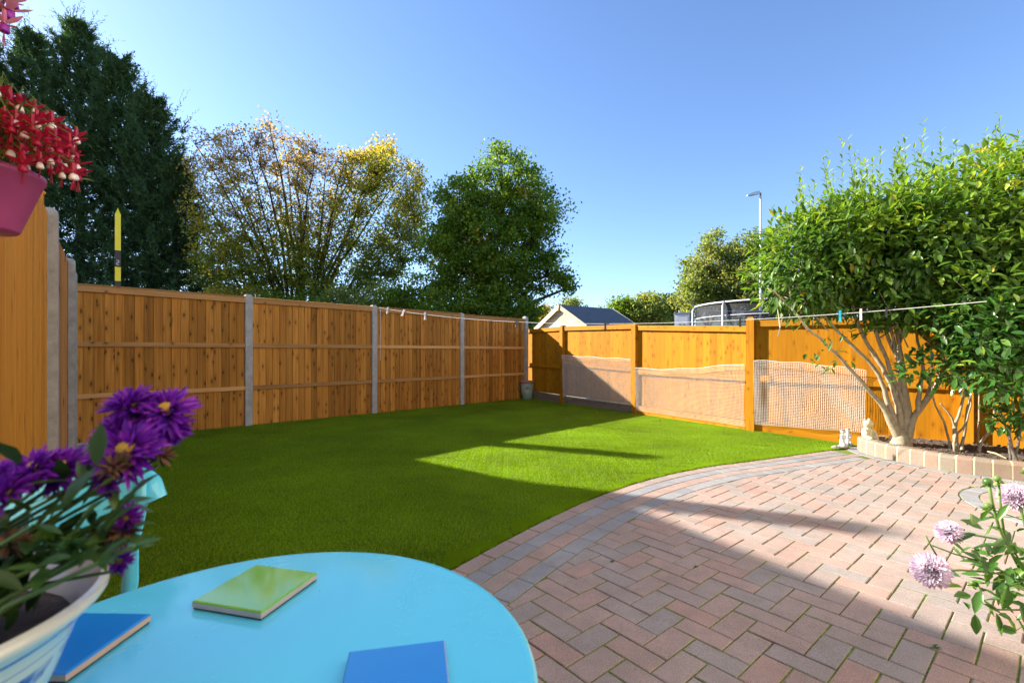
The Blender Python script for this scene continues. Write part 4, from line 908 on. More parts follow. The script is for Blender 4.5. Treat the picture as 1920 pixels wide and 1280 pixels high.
# low shrubs that fill the gap behind the fence
sh = [(360, 575, 22, 70, 35, 'broad', 'dark green undergrowth below the conifers behind the fence'), (450, 565, 22, 60, 30, 'autumn', 'yellowish shrub under the left side of the many-stemmed tree'), (560, 575, 21, 90, 35, 'broad', 'dense green shrub at the foot of the many-stemmed tree'),
      (680, 570, 21, 75, 40, 'olive', 'olive shrub between the many-stemmed tree and the round green tree'), (760, 560, 20.5, 60, 45, 'broad', 'leafy shrub just left of the round green tree trunk'), (850, 575, 19, 60, 30, 'broad', 'low dark shrub below the round green tree'), (960, 585, 19, 50, 22, 'broad', 'low dark shrub behind the corner of the fences')]
for i, (u, v, Y, ru, rv, m_, lb) in enumerate(sh):
    l_ = (gx(u, Y), Y, -.14); broad_tree('shrub', l_, lb, [BL(u, v + 20, Y, ru, rv * .9, 1.2, l_), BL(u, v + 70, Y, ru, 50, 1.2, l_), BL(u - ru * .5, v + 5, Y, ru * .6, rv, 1, l_), BL(u + ru * .5, v, Y, ru * .6, rv, 1, l_)], 130, 95, .12, m_, .24, 30 + i, .08, nlimb=.6, cat='shrub')
# right background trees
def rtree(u, v, Y, ru, rv, lb, m_, seed, name='tree', n=70, per=80, ls=.13, extra=()):
    n = int(n * 1.8)
    l_ = (gx(u, Y), Y, -.14); broad_tree(name, l_, lb, [BL(u, v, Y, ru, rv, ru * Y / F * .9, l_), BL(u - ru * .4, v + rv * .7, Y, ru * .7, rv * .8, 1.2, l_), BL(u + ru * .45, v + rv * .8, Y, ru * .7, rv * .8, 1.2, l_)] + [BL(*e, l_) for e in extra], n, per, ls, m_, .28, seed, .14, bark='bark_grey', nlimb=.7)
rtree(1165, 575, 30, 20, 22, 'small bright green tree just right of the shed ridge', 'broad', 50, 'broadleaf_tree', 40, 70, .16)
rtree(1213, 575, 30, 38, 25, 'bushy olive green tree behind the shed roof', 'olive', 51, 'broadleaf_tree', 70, 80, .17)
rtree(1255, 580, 32, 32, 30, 'dark green tree behind the white metal box', 'conifer', 52, 'cedar_tree', 60, 80, .2)
rtree(1328, 505, 26, 48, 55, 'olive and yellow tree left of the street lamp', 'olive', 53, 'broadleaf_tree', 95, 90, .15, ((1290, 560, 26, 26, 40, 1), (1338, 452, 26, 16, 20, .5), (1300, 500, 26, 14, 12, .5)))
rtree(1400, 500, 25, 50, 62, 'olive tree behind the trampoline and beside the street lamp', 'olive', 54, 'broadleaf_tree', 110, 90, .15, ((1440, 480, 25, 40, 45, 1.2),))
rtree(1500, 560, 24, 60, 40, 'green tree behind the right side of the trampoline', 'olive', 55, 'broadleaf_tree', 80, 80, .15)
rtree(1070, 575, 32, 16, 14, 'small pale tree seen just above the shed apex', 'olive', 56, 'broadleaf_tree', 30, 50, .17)
rtree(1015, 590, 30, 30, 16, 'small russet tree left of the shed', 'autumn', 57, 'broadleaf_tree', 40, 60, .16)
# far wood that closes the view under the crowns
rng = np.random.default_rng(9); P = []; Rr = []
for i in range(420):
    x = rng.uniform(-75, 75); y = 62 + rng.normal(0, 5); z = rng.uniform(0, 4.6) + 1.2 * math.sin(x * .2); k = 55; P.append(np.array([x, y, z]) + rng.normal(0, 1, (k, 3)) * np.array([1.5, 1.5, .8])); Rr.append(np.clip(rng.normal(.4, .2, k), 0, 1))
P = np.concatenate(P); r_ = np.concatenate(Rr); n = len(P); V, T, r = leaf_arrays(P, rdir(n), rdir(n), RNG.uniform(.3, .6, n), RNG.uniform(.2, .45, n), r_, full=False)
tag(link('woodland', np_mesh('woodland', V, T, r, M['olive'])), 'far strip of mixed trees behind the gardens', 'trees', kind='stuff')

# ------------------------------------------------------------ shed
def shed():
    A0 = Vector((1.31, 13.0, 0)); ax = Vector((.804, .594, 0)); W = 1.07; LN = 2.2; o = empty('garden_shed', (A0.x, A0.y, -.14), math.atan2(ax.y, ax.x))
    tag(o, 'pale wooden shed with dark felt gable roof behind the back fence', 'shed'); ez, rz = 1.95, 2.53; w = W - .10
    # gable end as individual horizontal boards (local x along ridge, y across)
    for side, x in ((0, .08), (1, LN - .1)):
        z = .0
        while z < rz - .08:
            z1 = z + .118; hw = w if z1 < ez - .02 else max(0.03, w * (rz - z1) / (rz - ez + .02)); hw0 = w if z < ez - .02 else max(.04, w * (rz - z) / (rz - ez + .02))
            vs = [(x, -hw0, z), (x, hw0, z), (x, hw, z1), (x, -hw, z1), (x + .016, -hw0, z), (x + .016, hw0, z), (x + .016, hw, z1), (x + .016, -hw, z1)]
            if side == 0: vs[0] = (x - .008, *vs[0][1:]); vs[1] = (x - .008, *vs[1][1:])
            mb = MB(); mb.add(vs, [(0, 3, 2, 1), (4, 5, 6, 7), (0, 1, 5, 4), (1, 2, 6, 5), (2, 3, 7, 6), (3, 0, 4, 7)]); mb.build('board', M['shed_wood'], o); z += .12
    for s in (-1, 1): MB().box((.09, s * w - .01, 0), (LN - .08, s * w + .01, ez)).build('side_wall', M['shed_wood'], o)
    for s in (-1, 1):
        a = Vector((0, 0, rz)); b = Vector((0, s * W, ez - .12 + .0)); mb = MB(); n_ = Vector((0, s * (rz - ez), W)).normalized() * .02
        vs = []
        for x in (0, LN): vs += [(x, 0, rz), (x, s * W, ez - .04), (x, s * W, ez - .015), (x, 0, rz + .025)]
        mb.add(vs, [(0, 1, 2, 3), (7, 6, 5, 4), (3, 2, 6, 7), (0, 4, 5, 1), (1, 5, 6, 2)]); mb.build('roof', M['felt'], o)
        for x in (-.024, LN + .002):
            mb = MB(); vs = []
            for xx in (x, x + .022): vs += [(xx, 0, rz - .10), (xx, s * (W + .01), ez - .15), (xx, s * (W + .01), ez - .01), (xx, 0, rz + .035)]
            mb.add(vs, [(0, 1, 2, 3), (7, 6, 5, 4), (3, 2, 6, 7), (0, 4, 5, 1), (1, 5, 6, 2), (0, 3, 7, 4)]); mb.build('bargeboard', M['shed_wood'], o)
    for x in (-.05, LN + .028):
        mb = MB(); mb.add([(x, 0, rz - .17), (x, .045, rz - .03), (x, 0, rz + .09), (x, -.045, rz - .03), (x + .02, 0, rz - .17), (x + .02, .045, rz - .03), (x + .02, 0, rz + .09), (x + .02, -.045, rz - .03)], [(0, 1, 2, 3), (7, 6, 5, 4), (0, 4, 5, 1), (1, 5, 6, 2), (2, 6, 7, 3), (3, 7, 4, 0)]); mb.build('finial', M['shed_wood'], o)
shed()
# ------------------------------------------------------------ white metal box, lamp, trampoline, marker post
bx = empty('metal_box', (gx(1280, 13.2), 13.2, -.14), R(-28)); tag(bx, 'white metal box with a grey side rising above the back fence left of the trampoline', 'box')
MB().box((-.2, -.16, 1.3), (.2, .16, 2.30), bev=.01).build('casing', M['white_metal'], bx); MB().box((-.22, -.18, 2.302), (.22, .18, 2.33)).build('lid', M['grey_metal'], bx)
MB().box((-.15, -.165, 1.9), (.15, -.161, 2.24)).build('front_panel', M['white_metal'], bx); MB().tube([(-.08, 0, 2.33), (-.08, 0, 2.42)], .035, 10).build('vent_cap', M['grey_metal'], bx)
MB().box((.2005, -.15, 1.9), (.206, .15, 2.28)).build('side_panel', M['grey_metal'], bx)
MB().tube([(-.09, -.168, 2.0), (-.05, -.168, 2.02), (-.02, -.168, 1.99)], .006, 4).build('marking', M['black'], bx); MB().tube([(.02, -.168, 1.99), (.05, -.168, 2.02), (.09, -.168, 1.99)], .006, 4).build('marking', M['black'], bx)
for y in (-.12, .12): MB().box((-.17, y - .02, 0), (-.13, y + .02, 1.299)).build('leg', M['grey_metal'], bx); MB().box((.13, y - .02, 0), (.17, y + .02, 1.299)).build('leg', M['grey_metal'], bx)
lp = empty('street_lamp', (gx(1426, 20), 20, -.14)); tag(lp, 'tall pale street lamp with its head turned left above the trees', 'lamp')
MB().tube([(0, 0, 0), (0, 0, 1.2), (0, 0, 1.25), (0, 0, 7.9)], [.09, .09, .06, .045], 12).build('pole', M['white_metal'], lp, smooth=True)
MB().tube([(0, 0, 7.9), (0, 0, 8.02), (-.10, 0, 8.05)], .04, 8).build('bracket', M['grey_metal'], lp, smooth=True)
mb = MB(); mb.add([(-.08, -.09, 7.98), (-.08, .09, 7.98), (-.08, .09, 8.10), (-.08, -.09, 8.10), (-.58, -.07, 7.90), (-.58, .07, 7.90), (-.56, .05, 7.95), (-.56, -.05, 7.95), (-.3, -.11, 7.93), (-.3, .11, 7.93), (-.3, .09, 8.06), (-.3, -.09, 8.06)],
  [(0, 1, 2, 3), (7, 6, 5, 4), (0, 8, 9, 1), (8, 4, 5, 9), (3, 2, 10, 11), (11, 10, 6, 7), (0, 3, 11, 8), (8, 11, 7, 4), (1, 9, 10, 2), (9, 5, 6, 10)]); mb.build('lamp_head', M['white_metal'], lp)

def trampoline():
    cx, cy, r = 6.78, 12.35, 1.82; o = empty('trampoline', (cx, cy, -.14)); tag(o, 'round trampoline with black safety net and grey padded poles behind the fence', 'trampoline'); zt = 2.46
    n = 48; ringp = lambda rr, z: [(rr * math.cos(2 * math.pi * k / n), rr * math.sin(2 * math.pi * k / n), z) for k in range(n + 1)]
    MB().tube(ringp(r, zt), .022, 6).build('top_ring', M['white_plastic'], o, smooth=True)
    MB().tube(ringp(r, .85), .03, 6).build('frame_ring', M['grey_metal'], o, smooth=True)
    MB().tube(ringp(r - .02, zt - .33), .010, 5).build('net_band', M['white_plastic'], o, smooth=True)
    mb = MB(); vs = []
    for k in range(n): a = 2 * math.pi * k / n; vs += [(math.cos(a) * (r - .03), math.sin(a) * (r - .03), .86), (math.cos(a) * (r - .03), math.sin(a) * (r - .03), zt)]
    mb.add(vs, [(2 * k, 2 * ((k + 1) % n), 2 * ((k + 1) % n) + 1, 2 * k + 1) for k in range(n)]); mb.build('safety_net', M['tramp_net'], o, smooth=True)
    mb = MB(); mb.lathe([(0.001, .84), (r - .25, .84)], 40); mb.build('jumping_mat', M['black'], o); MB().lathe([(r - .25, .845), (r - .25, .87), (r, .88), (r, .85)], 40).build('pad', M['figure_green'], o)
    for k in range(8):
        a = 2 * math.pi * k / 8 - 2.62; x, y = math.cos(a) * (r + .05), math.sin(a) * (r + .05)
        MB().tube([(x, y, 0), (x, y, 1.2), (x, y, zt - .1), (x * .97, y * .97, zt + .02)], [.025, .034, .034, .03], 8).build('pole', M['grey_metal'], o, smooth=True)
trampoline()
mp_ = empty('marker_post', (gx(221, 9.2), 9.2, -.14)); tag(mp_, 'thin yellow and black banded marker post standing behind the left fence', 'post'); mp_.rotation_euler[2] = R(40)
def band(z0, z1, m, tip=False):
    w = .045; mb = MB(); mb.box((-w, -w, z0), (w, w, z1))
    if tip: mb.add([(-w, -w, z1), (w, -w, z1), (w, w, z1), (-w, w, z1), (0, 0, z1 + .14)], [(0, 1, 4), (1, 2, 4), (2, 3, 4), (3, 0, 4)])
    return mb.build('band', m, mp_)
zz = lambda v: CH + (HZ - v) / F * 9.2 + .14
band(zz(500), zz(403), M['yellow'], True)
mb = MB(); mb.box((-.046, -.046, zz(500)), (.046, .046, zz(470))); mb.build('band', M['black'], mp_); band(zz(527), zz(501), M['yellow']); band(0, zz(528), M['black'])
for a in (0, 1):
    mb = MB(); 
    for j, (x0, x1, z0, z1) in enumerate(((-.02, .02, .02, .03), (-.02, -.01, .03, .06), (-.02, .02, .06, .07), (.01, .02, .07, .10), (-.02, .02, .10, .11))): mb.box((x0, -.0475, zz(499) + z0), (x1, -.0462, zz(499) + z1))
    o = mb.build('lettering', M['white_metal'], mp_); o.rotation_euler[2] = -a * math.pi / 2

# ------------------------------------------------------------ washing line and pegs
A = at(713, 577, 8.50); B = at(1850, 565, 3.85)
def line_pt(t):
    p = A.lerp(B, t); p.z -= 4 * .235 * t * (1 - t); return p
wl = empty('washing_line', A); tag(wl, 'thin white washing line sagging from the fence post to the big bush', 'line')
MB().tube([line_pt(i / 60) - A for i in range(61)], .0030, 5).build('cord', M['rope'], wl); 
MB().tube([(0, 0, 0), (.01, -.02, -.3), (.005, -.02, -.95)], .004, 5).build('loose_end', M['rope'], wl); MB().tube([(0, 0, 0), (-.03, .02, .0), (-.09, .05, -.02)], .007, 5).build('knot', M['rope'], wl)
def t_for_u(u):
    lo, hi = 0, 1
    for _ in range(40):
        m = (lo + hi) / 2; p = line_pt(m)
        if 960 + F * p.x / p.y < u: lo = m
        else: hi = m
    return lo
def peg(u, mat, label, tilt=0.0, s=1.0):
    t = t_for_u(u); p = line_pt(t); o = empty('clothes_peg', p); o.rotation_euler = (0, tilt, math.atan2(B.y - A.y, B.x - A.x)); tag(o, label, 'peg', 'pegs on the washing line')
    for sg in (-1, 1):
        mb = MB(); vs = []
        for x in (-.007, .007): vs += [(x, sg * .002, .022), (x, sg * .010, .026), (x, sg * .008, -.03), (x, sg * .013, -.058), (x, sg * .009, -.060), (x, sg * .003, -.03)]
        mb.add([(a * s, b * s, c * s) for a, b, c in vs], [(0, 1, 2, 3, 4, 5), (11, 10, 9, 8, 7, 6)] + [(k, 6 + k, 6 + (k + 1) % 6, (k + 1) % 6) for k in range(6)]); mb.build('jaw', mat, o)
    MB().tube([(-.009 * s, 0, -.004), (.009 * s, 0, -.004)], .006 * s, 6).build('spring', M['grey_metal'], o)
peg(727, M['grey_plastic'], 'first grey peg on the line, right beside the second concrete post', .2, 1.4); peg(757, M['white_plastic'], 'slanting white peg near the left end of the washing line', .6, 1.5); peg(797, M['grey_plastic'], 'grey peg hanging in front of the third fence panel from the left', 0, 1.5)
peg(968, M['black'], 'dark peg just left of the corner post', 0, 1.3); peg(1135, M['black'], 'dark peg hanging in front of the fence below the shed roof', 0, 1.3); peg(1388, M['black'], 'black peg just left of the tallest timber post', 0, 1.2)
peg(1575, M['turquoise'], 'turquoise peg in front of the bush', 0, 1.25); peg(1614, M['white_plastic'], 'white peg right of the turquoise one', 0, 1.25); peg(1662, M['black'], 'rightmost dark peg against the bush leaves', 0, 1.1)

# ------------------------------------------------------------ green pot at the far corner
gp = gnd(988, 747, -.05); pt = empty('plant_pot', (gp.x, gp.y - .05, -.07)); tag(pt, 'tall sage green pot with a brown rim standing in the far corner of the lawn', 'pot')
k = .93
MB().lathe([(.105, 0), (.12, .01), (.165, .41), (.15, .41), (.11, .05), (0, .05)], 28).build('body', M['green_pot'], pt, smooth=True)
MB().lathe([(.163, .41), (.178, .415), (.180, .455), (.165, .465), (.150, .455), (.150, .41)], 28).build('rim', M['terracotta'], pt, smooth=True); MB().lathe([(0, .40), (.152, .40)], 20).build('soil_fill', M['soil'], pt)
mb = MB(); mb.lathe([(.001, 0), (.045, 0), (.045, .008), (.030, .012), (.028, .006), (.001, .006)], 20); o = mb.build('emblem', M['terracotta'], pt); o.location = (0, -.150, .29); o.rotation_euler = (R(90 - 6), 0, 0)
for a in range(5): MB().tube([(0, 0, 0), (.018 * math.cos(a * 1.257), .018 * math.sin(a * 1.257), 0)], .003, 4).build('emblem_ray', M['terracotta'], o, loc=(0, 0, .008))

# ------------------------------------------------------------ statues
def remeshed(name, mb, mat, parent, vox=.006):
    o = mb.build(name, mat, parent, smooth=True); r = o.modifiers.new('skin', 'REMESH'); r.mode = 'VOXEL'; r.voxel_size = vox; r.use_smooth_shade = True; return o
be = empty('bear_statue', (3.93, 5.17, .125), R(20)); tag(be, 'small cream stone bear sitting on the end of the brick planter', 'statue')
mb = MB(); mb.ball((0, 0, .075), (.056, .05, .08), 14, 10); mb.ball((0, -.01, .185), (.052, .046, .048), 14, 10); mb.ball((-.034, 0, .228), (.015, .010, .015), 8, 6); mb.ball((.034, 0, .228), (.015, .010, .015), 8, 6); mb.ball((0, -.047, .182), (.02, .018, .016), 8, 6)
mb.tube([(-.055, -.01, .12), (-.07, -.04, .08), (-.04, -.065, .06)], [.02, .018, .016], 8); mb.tube([(.055, -.01, .12), (.07, -.04, .08), (.04, -.065, .06)], [.02, .018, .016], 8); mb.tube([(-.035, -.02, .03), (-.05, -.085, .022)], [.028, .022], 8); mb.tube([(.035, -.02, .03), (.05, -.085, .022)], [.028, .022], 8)
remeshed('body', mb, M['statue'], be); MB().ball((-.016, -.047, .20), .004, 6, 4).build('eye', M['black'], be); MB().ball((.016, -.047, .20), .004, 6, 4).build('eye', M['black'], be)
def figure(px, pv, lab, flip, basem, base_name):
    b0 = Vector((px, pv, 0)); o = empty('garden_figurine', (b0.x, b0.y, 0), R(15 * flip)); tag(o, lab, 'figurine', 'pair of small white figurines at the end of the lawn')
    mb = MB(); mb.lathe([(.0, 0), (.05, .0), (.048, .02), (.03, .035), (0, .04)], 12); mb.v = [(x * random.uniform(.95, 1.2), y * random.uniform(.9, 1.1), z * 1.0) for x, y, z in mb.v]; mb.build('base', basem, o, smooth=True)
    f = MB(); f.tube([(0, 0, .03), (0, 0, .07), (.005 * flip, 0, .12), (.004 * flip, 0, .15), (0, 0, .165)], [.03, .027, .024, .021, .010], 10); f.ball((0, -.002, .183), (.020, .020, .022), 10, 8)
    f.tube([(-.022, 0, .148), (-.032, -.014, .115), (-.008, -.03, .105)], [.010, .009, .007], 7); f.tube([(.022, 0, .148), (.032, -.014, .115), (.008, -.03, .105)], [.010, .009, .007], 7); f.tube([(-.012, -.005, .06), (-.016, -.035, .045), (-.016, -.035, .02)], [.014, .012, .01], 7); f.tube([(.012, -.005, .06), (.016, -.035, .045), (.016, -.035, .02)], [.014, .012, .01], 7)
    remeshed('body', f, M['figure_white'], o, .0035); h = MB(); h.ball((0, .004, .194), (.0215, .0215, .016), 10, 6); h.build('hair', M['figure_blue'], o, smooth=True)
figure(3.79, 5.36, 'left figurine of a seated child in white, on a rough pale stone', 1, M['stone'], 'stone'); figure(3.925, 5.46, 'right figurine of a seated child in white, on a dark green base', -1, M['figure_green'], 'leaf')
rk = Vector((3.70, 5.33, 0)); mb = MB(); mb.ball((0, 0, .012), (.055, .03, .022), 9, 6); mb.v = [(x + random.uniform(-.004, .004), y + random.uniform(-.004, .004), z + random.uniform(-.003, .003)) for x, y, z in mb.v]
tag(mb.build('stone', M['stone'], loc=(rk.x, rk.y, 0)), 'flat pale stone at the left foot of the two white figurines', 'stone')

# ------------------------------------------------------------ fallen leaves
for i, (u, v, lb) in enumerate(((908, 786, 'fallen leaf on the lawn nearest the left fence'), (1003, 757, 'fallen leaf just right of the green pot'), (1068, 761, 'fallen leaf in front of the first netting'), (1086, 767, 'fallen leaf further right before the first netting'), (1067, 783, 'brown fallen leaf at the edge of the far shadow'), (1118, 770, 'small fallen leaf below the first netting post'), (1235, 787, 'fallen leaf on the sunlit grass below the middle netting'), (1145, 785, 'tiny pale fallen leaf on the sunlit grass'), (1325, 851, 'tiny fallen leaf near the paving edge'))):
    p_ = gnd(u, v, .01); s = random.uniform(.035, .055); V, T, r = leaf_arrays(np.zeros((1, 3)), np.array([[1., .2, .1]]), np.array([[0., .1, 1.]]), s, s * .8, np.array([.5]), .3, .2)
    o = link('fallen_leaf', np_mesh('fallen_leaf', V, T, r, M['leaf_fallen'])); o.location = (p_.x, p_.y, .014 + float(lawn_z(p_.y))); o.rotation_euler = (0, 0, random.uniform(0, 6)); tag(o, lb, 'leaf', 'leaves fallen on the lawn')

# ------------------------------------------------------------ blue table
TC = Vector((-.30, .499, 0)); TR = .327; TZ = .75
tb = empty('round_table', TC); tag(tb, 'round sky blue painted metal table in the foreground', 'table')
MB().lathe([(0.0, TZ - .006), (TR - .008, TZ - .006), (TR - .004, TZ - .014), (TR, TZ - .012), (TR + .001, TZ - .004), (TR - .003, TZ - .0006), (TR - .008, TZ), (0.0, TZ)], 160).build('tabletop', M['blue'], tb, smooth=False)
MB().tube([(math.cos(a * .1963) * (TR - .03), math.sin(a * .1963) * (TR - .03), TZ - .018) for a in range(33)], .009, 8).build('support_ring', M['blue'], tb, smooth=True)
for k in range(4):
    a = k * math.pi / 2 + .6; c_, s_ = math.cos(a), math.sin(a); MB().tube([(c_ * .29, s_ * .29, TZ - .02), (c_ * .10, s_ * .10, .40), (c_ * .14, s_ * .14, .2), (c_ * .26, s_ * .26, 0.008)], .010, 8).build('leg', M['blue'], tb, smooth=True)
MB().tube([(math.cos(a * .3927) * .105, math.sin(a * .3927) * .105, .40) for a in range(17)], .007, 6).build('brace_ring', M['blue'], tb, smooth=True)
def coaster(cx, cy, ang, top, side, label, s=.1125):
    o = empty('ceramic_tile', (cx, cy, TZ), ang); tag(o, label, 'tile', 'square glazed tiles on the blue table'); h = s / 2
    MB().box((-h + .001, -h + .001, .0006), (h - .001, h - .001, .003)).build('felt_base', M['felt_pad'], o); MB().box((-h, -h, .0031), (h, h, .0098), bev=.0).build('tile_body', side, o)
    mb = MB(); mb.box((-h, -h, .0099), (h, h, .0125), bev=.0016); mb.build('glaze', top, o)
coaster(-.368, .678, math.atan2(-.029, .114), M['tile_green'], M['tile_side2'], 'glossy green square tile on the table, between the two blue ones')
coaster(-.5265, .5515, R(-1.5), M['tile_blue'], M['tile_side'], 'glossy blue tile half hidden behind the white and blue flower pot')
coaster(-.1210, .4875, math.atan2(.0216, .106), M['tile_blue'], M['tile_side2'], 'blue tile at the near edge of the table, cut by the bottom of the picture', .108)

# ------------------------------------------------------------ blue chair
def chair():
    c = Vector((-.97, .98, 0)); fa = math.atan2(-.69, .72); o = empty('garden_chair', c, fa); tag(o, 'sky blue metal chair with a wide curved backrest left of the table', 'chair')   # local +x faces the table
    MB().lathe([(0.0, .435), (.19, .435), (.2, .442), (.2, .448), (.19, .455), (0.0, .450)], 40).build('seat', M['blue'], o, smooth=True)
    mb = MB(); vs = []; n = 28; th = .006
    for i in range(n + 1):
        s = -1 + 2 * i / n; a = math.pi + s * .98; r = .235; zc = .715 + .012 * math.cos(s * 1.5); e = max(0.0, 1 - abs(s) ** 4) ** .5; hh = .085 * e + .004; lean = .035
        for rr in (r, r + th):
            for q in (-1, -.5, 0, .5, 1): z = zc + hh * q; vs.append(((rr + lean * q) * math.cos(a), (rr + lean * q) * math.sin(a), z))
    fs = []
    for i in range(n):
        for j in range(4): fs += [(10 * i + j, 10 * i + 10 + j, 10 * i + 11 + j, 10 * i + 1 + j), (10 * i + 5 + j, 10 * i + 6 + j, 10 * i + 16 + j, 10 * i + 15 + j)]
        fs += [(10 * i, 10 * i + 5, 10 * i + 15, 10 * i + 10), (10 * i + 4, 10 * i + 14, 10 * i + 19, 10 * i + 9)]
    mb.add(vs, fs); mb.build('backrest', M['blue'], o, smooth=True)
    for s in (-1, 1):
        a = math.pi + s * .80; d = Vector((math.cos(a), math.sin(a), 0)); mb = MB(); w = [.016, .019, .012, .020, .016]
        zs = [.77, .68, .60, .52, .44]; vs = []; tg = Vector((-d.y, d.x, 0))
        for z, ww, rr in zip(zs, w, (.245, .237, .222, .212, .2)): p = d * rr; vs += [p + tg * ww + Vector((0, 0, z)), p - tg * ww + Vector((0, 0, z)), p - tg * ww - d * .006 + Vector((0, 0, z)), p + tg * ww - d * .006 + Vector((0, 0, z))]
        mb.add(vs, [(0, 1, 2, 3), (19, 18, 17, 16)] + [(4 * i + k, 4 * i + 4 + k, 4 * i + 4 + (k + 1) % 4, 4 * i + (k + 1) % 4) for i in range(4) for k in range(4)]); mb.build('back_support', M['blue'], o, smooth=True)
    for k in range(4): a = math.pi / 4 + k * math.pi / 2; MB().tube([(math.cos(a) * .17, math.sin(a) * .17, .44), (math.cos(a) * .19, math.sin(a) * .19, .2), (math.cos(a) * .235, math.sin(a) * .235, .0)], .011, 8).build('leg', M['blue'], o, smooth=True)
chair()
sl = gnd(169, 862, .25); so = empty('solar_light', (sl.x, sl.y, 0)); tag(so, 'small red garden light on a thin stake behind the purple flowers', 'light')
MB().tube([(0, 0, 0), (0, 0, .235)], .006, 6).build('stake', M['grey_metal'], so); MB().ball((0, 0, .275), (.022, .022, .05), 12, 8).build('red_cap', M['red_lamp'], so, smooth=True)

# ------------------------------------------------------------ painted pot with asters
PC = Vector((-.487, .352, TZ)); ap = empty('potted_aster', PC); tag(ap, 'purple asters in a white and blue painted ceramic pot on the blue table', 'potted plant')
MB().lathe([(.0, .0005), (.072, .0005), (.076, .006), (.090, .04), (.108, .085), (.118, .112), (.126, .128), (.137, .136), (.140, .141), (.139, .146), (.1335, .1475)], 72, cap=False).build('ceramic_pot', M['ceramic'], ap, smooth=True); MB().lathe([(0, .05), (.09, .06), (.104, .09), (.118, .125), (.127, .141), (.1333, .1474)], 72, cap=False).build('glazed_inside', M['glaze_plain'], ap, smooth=True)
MB().lathe([(0, .116), (.06, .118), (.1135, .114)], 28, cap=False).build('potting_soil', M['soil'], ap, smooth=True)
def aster_mesh(seed, half=False):
    rg = np.random.default_rng(seed); n = 150; an = rg.uniform(0, 6.283, n); el = rg.uniform(-.15, 1.1, n); d = np.stack([np.cos(an) * np.cos(el), np.sin(an) * np.cos(el), np.sin(el)], 1)
    L = rg.uniform(.019, .029, n) * (1 - .35 * np.clip(el, 0, 1)); P = d * .002; V, T, r = leaf_arrays(P, d, np.tile([0, 0, 1.], (n, 1)) + rg.normal(0, .3, (n, 3)), L, .0042, np.clip(rg.normal(.5, .25, n), 0, 1), .2, .12)
    return np_mesh('petals', V, T, r, M['aster_petal'])
am = [aster_mesh(s) for s in range(3)]
def aster(u, v, Y, s=1.0, tilt=(0, 0), faded=False):
    p = at(u, v, Y) - PC; base = Vector((random.uniform(-.04, .04), random.uniform(-.04, .04), .105)); mid = base.lerp(p, .5) + Vector((0, 0, .02))
    MB().tube([base, mid, p - Vector((0, 0, .008))], [.0021, .0017, .0014], 5).build('stem', M['stem'], ap)
    if faded:
        V, T, r = leaf_arrays(np.zeros((40, 3)), rdir(40), rdir(40), .014, .004, np.full(40, .1)); f = link('faded_flower', np_mesh('faded_flower', V, T, r, M['faded']), ap, loc=p); return
    f = link('flower', am[random.randrange(3)], ap, loc=p, rot=(tilt[0], tilt[1], 0), scale=(s, s, s))
    MB().ball((0, 0, .004), (.007, .007, .005), 8, 5).build('flower_centre', M['flower_eye'], f); MB().lathe([(.002, -.010), (.007, -.006), (.008, .0), (.004, .002)], 8).build('calyx', M['stem'], f)
for a in ((246, 762, .43, 1.05, (.5, -.3)), (312, 772, .44, 1.15, (.7, .4)), (225, 812, .42, 1.0, (.6, -.4)), (242, 848, .40, 1.25, (.9, .0)), (322, 800, .45, .8, (1.2, .6)), (70, 882, .38, .95, (.6, -.3)), (118, 880, .39, .95, (.6, .3)), (-5, 905, .37, 1.0, (.5, -.2)), (15, 925, .36, .9, (.6, -.5)), (240, 970, .39, .5, (1.2, .9)), (228, 1050, .40, .45, (1.3, .9)), (205, 905, .385, .55, (.8, 0))): aster(*a)
for u, v, Y in ((300, 855, .43), (235, 995, .39), (215, 875, .38), (210, 1010, .39), (20, 1020, .35)): aster(u, v, Y, faded=True)
P = []; D = []; L = []
for (u, v, Y, sp, n) in ((215, 930, .40, .022, 9), (240, 900, .42, .015, 4), (170, 960, .38, .028, 22), (100, 970, .37, .035, 34), (30, 980, .36, .035, 24), (140, 1020, .37, .026, 28), (60, 1050, .36, .03, 34), (90, 1080, .36, .02, 16), (10, 1090, .35, .02, 16), (165, 1050, .39, .012, 8), (60, 1110, .37, .022, 60), (110, 1080, .38, .022, 60), (30, 1060, .37, .025, 40), (0, 1140, .36, .02, 40), (150, 1085, .38, .012, 12), (20, 1150, .34, .016, 14), (290, 830, .43, .012, 5), (140, 900, .38, .02, 8)):
    q = np.array(at(u, v, Y)) + RNG.normal(0, sp, (n, 3)) * np.array([1, .6, .7]); P.append(q); cen = np.array(PC + Vector((0, 0, .12))); D.append(unit(q - cen) * .7 + rdir(n) * .7 + np.array([-.1, 0, .1])); L.append(RNG.uniform(.020, .036, n))
P = np.concatenate(P); D = np.concatenate(D); L = np.concatenate(L); ok = (P[:, 2] > TZ + .128) & (960 + F * P[:, 0] / P[:, 1] < 262) & (HZ - F * (P[:, 2] - CH) / P[:, 1] > 865) & (RNG.random(len(P)) < np.where(HZ - F * (P[:, 2] - CH) / P[:, 1] < 985, .5, 1.1)); P, D, L = P[ok], D[ok], L[ok]
hr = np.hypot(P[:, 0] - PC.x, P[:, 1] - PC.y); low = P[:, 2] < TZ + .185; ok = ~low | (hr < .098); P, D, L, low = P[ok], D[ok], L[ok], low[ok]; D[low] = D[low] * np.array([.45, .45, .3]) + np.array([0, 0, .75])
tipv = P + unit(D) * L[:, None]; ok = ~((tipv[:, 2] < TZ + .155) & (np.hypot(tipv[:, 0] - PC.x, tipv[:, 1] - PC.y) > .124)); P, D, L = P[ok], D[ok], L[ok]
